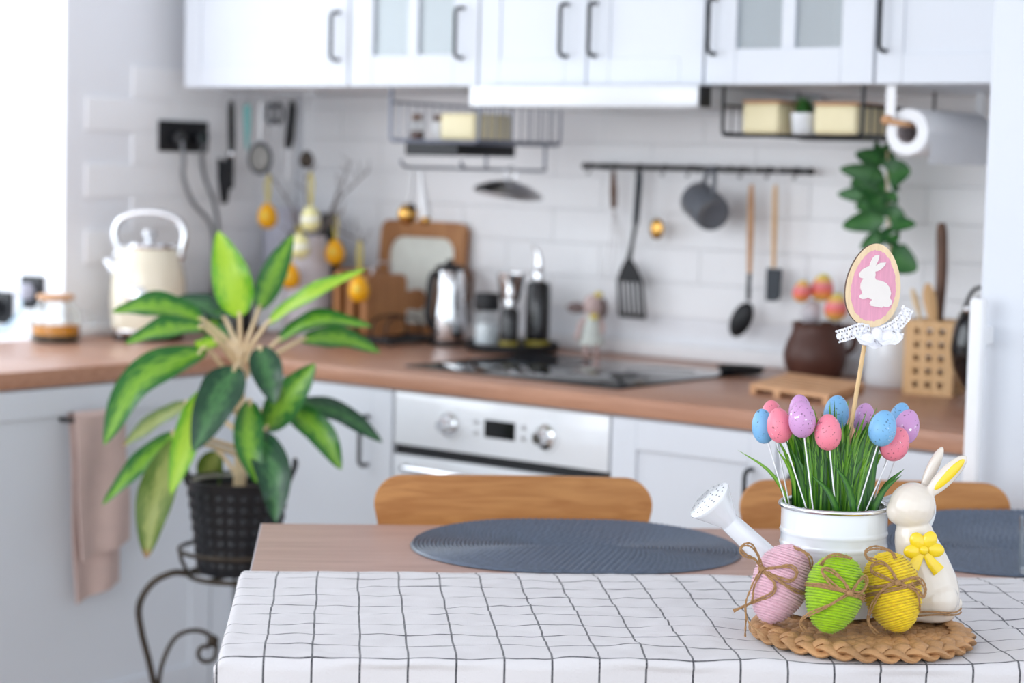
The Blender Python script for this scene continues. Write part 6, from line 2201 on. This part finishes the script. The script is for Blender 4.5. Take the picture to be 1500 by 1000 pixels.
yarn_egg('yellow yarn-wrapped egg with jute bow leaning on the bunny', (2.9526, -1.7475, 0.8429), 0.0345, 0.098, -14.5, 0.22, 'yyellow', (1307, 870), [
    ('loop', 0.007, c2((970, 345), (930, 270), (885, 242), (835, 262), (832, 298), (885, 315), (962, 342)), True),
    ('loop', 0.008, c2((982, 342), (1055, 322), (1115, 340), (1143, 390), (1128, 428), (1085, 392), (990, 350)), True),
    ('tail', 0.008, c2((960, 350), (885, 390), (842, 470), (822, 570), (840, 620), (872, 662)), True),
    ('tail', 0.006, c2((1060, 345), (1098, 420), (1110, 490), (1132, 535)), False),
    ('band', 0.001, c2((962, 348), (890, 368), (822, 392)), True),
    ('hanger', 0.006, c2((968, 222), (930, 172), (850, 155), (795, 180), (802, 218), (858, 232)), True)])
# loose jute string round the foot of the bunny
sg = G()
fx0, fz0 = b2l(1345, 902)
for dz, ph in ((0.0, 0.0), (0.004, 0.6)):
    pts = []
    for i in range(30):
        a = PI * (1.10 + 0.80 * i / 29)
        pts.append(Vector((0.0 + (0.0385 + 0.0022) * math.cos(a) - 0.002, 0.0345 * math.sin(a) - 0.006, 0.010 + dz + 0.0020 * math.sin(a * 3 + ph) + 0.006 * (i / 29))))
    sg.tube(pts, 0.0011, 6)
solo('jute_string', sg, 'twine', 'loose jute string lying round the foot of ivory bunny', 'string', (BZ[0], BZ[1], MTOP), VIEW)

# ------------------------------------------------------------------ houseplant on its iron stand
PB = (1.1375, -1.1189, 0.5203)
PL = thing('houseplant', 'large houseplant with long variegated leaves in black basket pot', 'plant', (PB[0], PB[1], PB[2]), VIEW)
PH = 0.188
r0, r1 = 0.078, 0.103
pot = part('pot', G().lathe([(0, 0), (r0, 0), (r0 + 0.002, 0.004), (r1, PH), (r1 + 0.003, PH + 0.004), (r1 - 0.004, PH + 0.004), (r0 - 0.002, 0.01), (0, 0.01)], seg=48), 'potblk', PL)
stud = mesh_from('stud', G().box((-0.0075, -0.003, -0.0075), (0.0075, 0.003, 0.0075), 0.0025, 2))
stud.materials.append(MT['potblk'])
for row in range(7):
    z = 0.022 + row * 0.0235
    rr3 = r0 + (r1 - r0) * z / PH
    for k in range(24):
        a = 2 * PI * k / 24
        o = put('stud', stud, None, pot)
        o.location = (rr3 * math.cos(a), rr3 * math.sin(a), z)
        o.rotation_euler = (0, 0, a + PI / 2)
part('liner_rim', G().lathe([(r1 - 0.012, PH - 0.006), (r1 - 0.008, PH + 0.001), (r1 - 0.0052, PH - 0.006)], seg=48), 'liner', pot)
part('soil', G().lathe([(0, PH - 0.02), (r1 - 0.013, PH - 0.022), (r1 - 0.013, PH - 0.03), (0, PH - 0.03)], seg=36), 'soil', PL)
for s in (-1, 1):
    part('pot_handle', G().tube(spline([(s * (r1 - 0.004), -0.02, PH - 0.01), (s * (r1 + 0.012), -0.02, PH + 0.03), (s * (r1 + 0.012), 0.0, PH + 0.045), (s * (r1 + 0.012), 0.02, PH + 0.03), (s * (r1 - 0.004), 0.02, PH - 0.01)], 5), 0.005, 8), 'potblk', pot)
LV = [
    ([(1.109, -1.091, 0.990), (1.126, -1.110, 1.041), (1.120, -1.131, 1.125), (1.085, -1.136, 1.217)], 0.0915, 'lf_a', 'v'),
    ([(1.120, -1.082, 0.990), (1.133, -1.065, 1.054), (1.139, -1.026, 1.133), (1.143, -0.976, 1.211)], 0.0620, 'lf_b', 'v'),
    ([(1.124, -1.080, 0.977), (1.183, -1.091, 1.030), (1.285, -1.069, 1.095), (1.381, -1.012, 1.151)], 0.0548, 'lf_a', 'u'),
    ([(1.137, -1.073, 0.949), (1.202, -1.080, 0.996), (1.285, -1.048, 1.042), (1.386, -0.995, 1.036)], 0.0633, 'lf_b', 'u'),
    ([(1.128, -1.054, 0.947), (1.191, -1.000, 0.994), (1.258, -0.947, 0.998), (1.323, -0.899, 0.973)], 0.0648, 'lf_b', 'u'),
    ([(1.095, -1.101, 0.990), (1.048, -1.134, 1.030), (0.984, -1.207, 1.057), (0.912, -1.265, 1.045)], 0.0838, 'lf_b', 'u'),
    ([(1.109, -1.118, 0.977), (1.108, -1.190, 1.023), (1.074, -1.268, 1.018), (1.030, -1.331, 0.992)], 0.0736, 'lf_b', 'u'),
    ([(1.064, -1.061, 0.992), (1.009, -1.038, 1.026), (0.941, -1.049, 1.054), (0.875, -1.063, 1.062)], 0.0636, 'lf_c', 'u'),
    ([(1.122, -1.115, 0.908), (1.131, -1.202, 0.981), (1.082, -1.336, 0.922), (1.058, -1.407, 0.798)], 0.0888, 'lf_b', 'vu'),
    ([(1.149, -1.129, 0.939), (1.214, -1.203, 0.955), (1.226, -1.265, 0.887), (1.211, -1.313, 0.793)], 0.0989, 'lf_c', 'v'),
    ([(1.144, -1.105, 0.958), (1.212, -1.138, 0.989), (1.257, -1.158, 0.939), (1.279, -1.160, 0.881)], 0.0732, 'lf_c', 'v'),
    ([(1.168, -1.119, 0.773), (1.232, -1.139, 0.823), (1.295, -1.133, 0.897), (1.337, -1.106, 0.964)], 0.0787, 'lf_b', 'v'),
    ([(1.139, -1.082, 0.851), (1.204, -1.029, 0.870), (1.283, -0.970, 0.845), (1.353, -0.920, 0.791)], 0.0589, 'lf_c', 'u'),
    ([(1.154, -1.097, 0.839), (1.230, -1.085, 0.871), (1.321, -1.070, 0.819), (1.365, -1.055, 0.749)], 0.0657, 'lf_b', 'vu'),
    ([(1.167, -1.134, 0.872), (1.240, -1.190, 0.889), (1.280, -1.231, 0.808), (1.312, -1.239, 0.735)], 0.0668, 'lf_b', 'v'),
    ([(1.177, -1.134, 0.803), (1.264, -1.190, 0.828), (1.338, -1.217, 0.753), (1.354, -1.227, 0.661)], 0.0798, 'lf_c', 'v'),
    ([(1.147, -1.139, 0.856), (1.148, -1.222, 0.907), (1.171, -1.291, 0.809), (1.168, -1.331, 0.705)], 0.0671, 'lf_a', 'v'),
    ([(1.093, -1.096, 0.819), (1.002, -1.126, 0.856), (0.929, -1.163, 0.809), (0.872, -1.200, 0.756)], 0.0542, 'lf_d', 'u'),
    ([(1.127, -1.124, 0.783), (1.082, -1.233, 0.813), (1.056, -1.311, 0.751), (1.026, -1.382, 0.673)], 0.0545, 'lf_b', 'u'),
    ([(1.153, -1.143, 0.773), (1.113, -1.260, 0.807), (1.123, -1.329, 0.686), (1.124, -1.353, 0.576)], 0.0862, 'lf_d', 'v'),
    ([(1.106, -1.096, 0.721), (1.054, -1.095, 0.758), (1.029, -1.094, 0.712), (1.051, -1.095, 0.669)], 0.0656, 'lf_d', 'v'),
    ([(1.100, -1.081, 0.904), (1.091, -1.034, 0.936), (1.106, -1.001, 0.899), (1.061, -1.004, 0.953)], 0.0429, 'lf_c', 'v'),
    ([(1.077, -1.068, 0.958), (1.032, -1.050, 0.982), (0.989, -1.055, 1.011), (0.992, -1.023, 1.051)], 0.0488, 'lf_b', 'v'),
    ([(1.124, -1.132, 0.965), (1.130, -1.176, 0.996), (1.123, -1.207, 0.989), (1.109, -1.218, 0.996)], 0.0411, 'lf_a', 'u'),
]
invp = (Matrix.Translation(Vector(PB)) @ rotz(VIEW)).inverted()
st0 = Vector((0.003, 0.0, PH - 0.025))
stem_ = spline([st0, Vector((0.004, 0, PH + 0.05)), Vector((0.002, 0, PH + 0.16)), Vector((0.0, 0.0, PH + 0.25))], 6)
part('main_stem', G().tube(stem_, [0.014 - 0.006 * i / len(stem_) for i in range(len(stem_))], 10), 'stem', PL)
for i, (pts, wd, mt, hint) in enumerate(LV):
    P3 = [invp @ Vector(p) for p in pts]
    nr = {'v': Vector((0.05, -1, 0.35)), 'u': Vector((0.0, -0.75, 0.85)), 'vu': Vector((-0.1, -0.9, 0.6))}[hint]
    nr = nr + Vector((0.15 * math.sin(i * 1.9), 0, 0.12 * math.cos(i * 2.3)))
    base, rest = P3[0], P3[1:]
    lf = part('leaf', leaf_geo(rest, wd * 0.9, nr, 0.15, 18, 8, wave=0.05, ph=i), mt, PL, ang=180)
    root = min(stem_, key=lambda q: abs(q.z - min(base.z - 0.03, PH + 0.25)))
    pt = spline([root, base * 0.7 + root * 0.3, rest[0], rest[0] * 0.85 + rest[1] * 0.15], 5)
    part('petiole', G().tube(pt, [0.0062 - 0.0032 * k / len(pt) for k in range(len(pt))], 8), 'stem', lf)

PS = thing('plant_stand', 'curled bronze wrought-iron stand under the houseplant', 'plant stand', (PB[0], PB[1], 0), VIEW)
zt_ = PB[2] - 0.006
part('seat_ring', G().tube([(0.098 * math.cos(2 * PI * k / 40), 0.098 * math.sin(2 * PI * k / 40), zt_) for k in range(40)], 0.0055, 8, closed=True), 'iron', PS)
part('upper_ring', G().tube([(0.118 * math.cos(2 * PI * k / 40), 0.118 * math.sin(2 * PI * k / 40), zt_ + 0.052) for k in range(40)], 0.0048, 8, closed=True), 'iron', PS)
for k in range(3):
    a = PI * k / 3
    part('cross_bar', G().tube([(0.098 * math.cos(a), 0.098 * math.sin(a), zt_), (-0.098 * math.cos(a), -0.098 * math.sin(a), zt_)], 0.0045, 8), 'iron', PS)
for k in range(3):
    a = PI + 0.12 + 2 * PI * k / 3
    ca_, sa_ = math.cos(a), math.sin(a)
    f = lambda r, z, ca_=ca_, sa_=sa_: (r * ca_, r * sa_, z)
    lg = part('leg', G().tube(spline([f(0.095, zt_), f(0.13, zt_ + 0.002), f(0.172, zt_ - 0.02), f(0.197, zt_ - 0.065), f(0.192, zt_ - 0.12), f(0.172, zt_ - 0.20), f(0.155, zt_ - 0.30), f(0.165, 0.06), f(0.185, 0.006)], 6), 0.0068, 8), 'iron', PS)
    part('upright', G().tube([f(0.098, zt_), f(0.112, zt_ + 0.026), f(0.118, zt_ + 0.052)], 0.004, 8), 'iron', PS)
    c_ = 0.055
    spi = [f(0.158, zt_ - 0.25), f(0.150, zt_ - 0.19), f(0.125, zt_ - 0.135), f(0.09, zt_ - 0.118), f(0.058, zt_ - 0.125), f(0.040, zt_ - 0.150)]
    for q in range(9):
        th = math.radians(-20 + 40 * q)
        rr4 = 0.021 * (1 - q * 0.045)
        spi.append(f(0.060 - rr4 * math.cos(th), zt_ - 0.165 - rr4 * math.sin(th)))
    part('scroll', G().tube(spline(spi, 4), 0.0048, 8), 'iron', lg)
    part('flower_boss', G().ell(f(0.047, zt_ - 0.140), (0.013, 0.013, 0.013), seg=8, rings=6), 'iron', lg)
    part('foot', G().ell(f(0.186, 0.007), (0.010, 0.010, 0.007)), 'iron', lg)
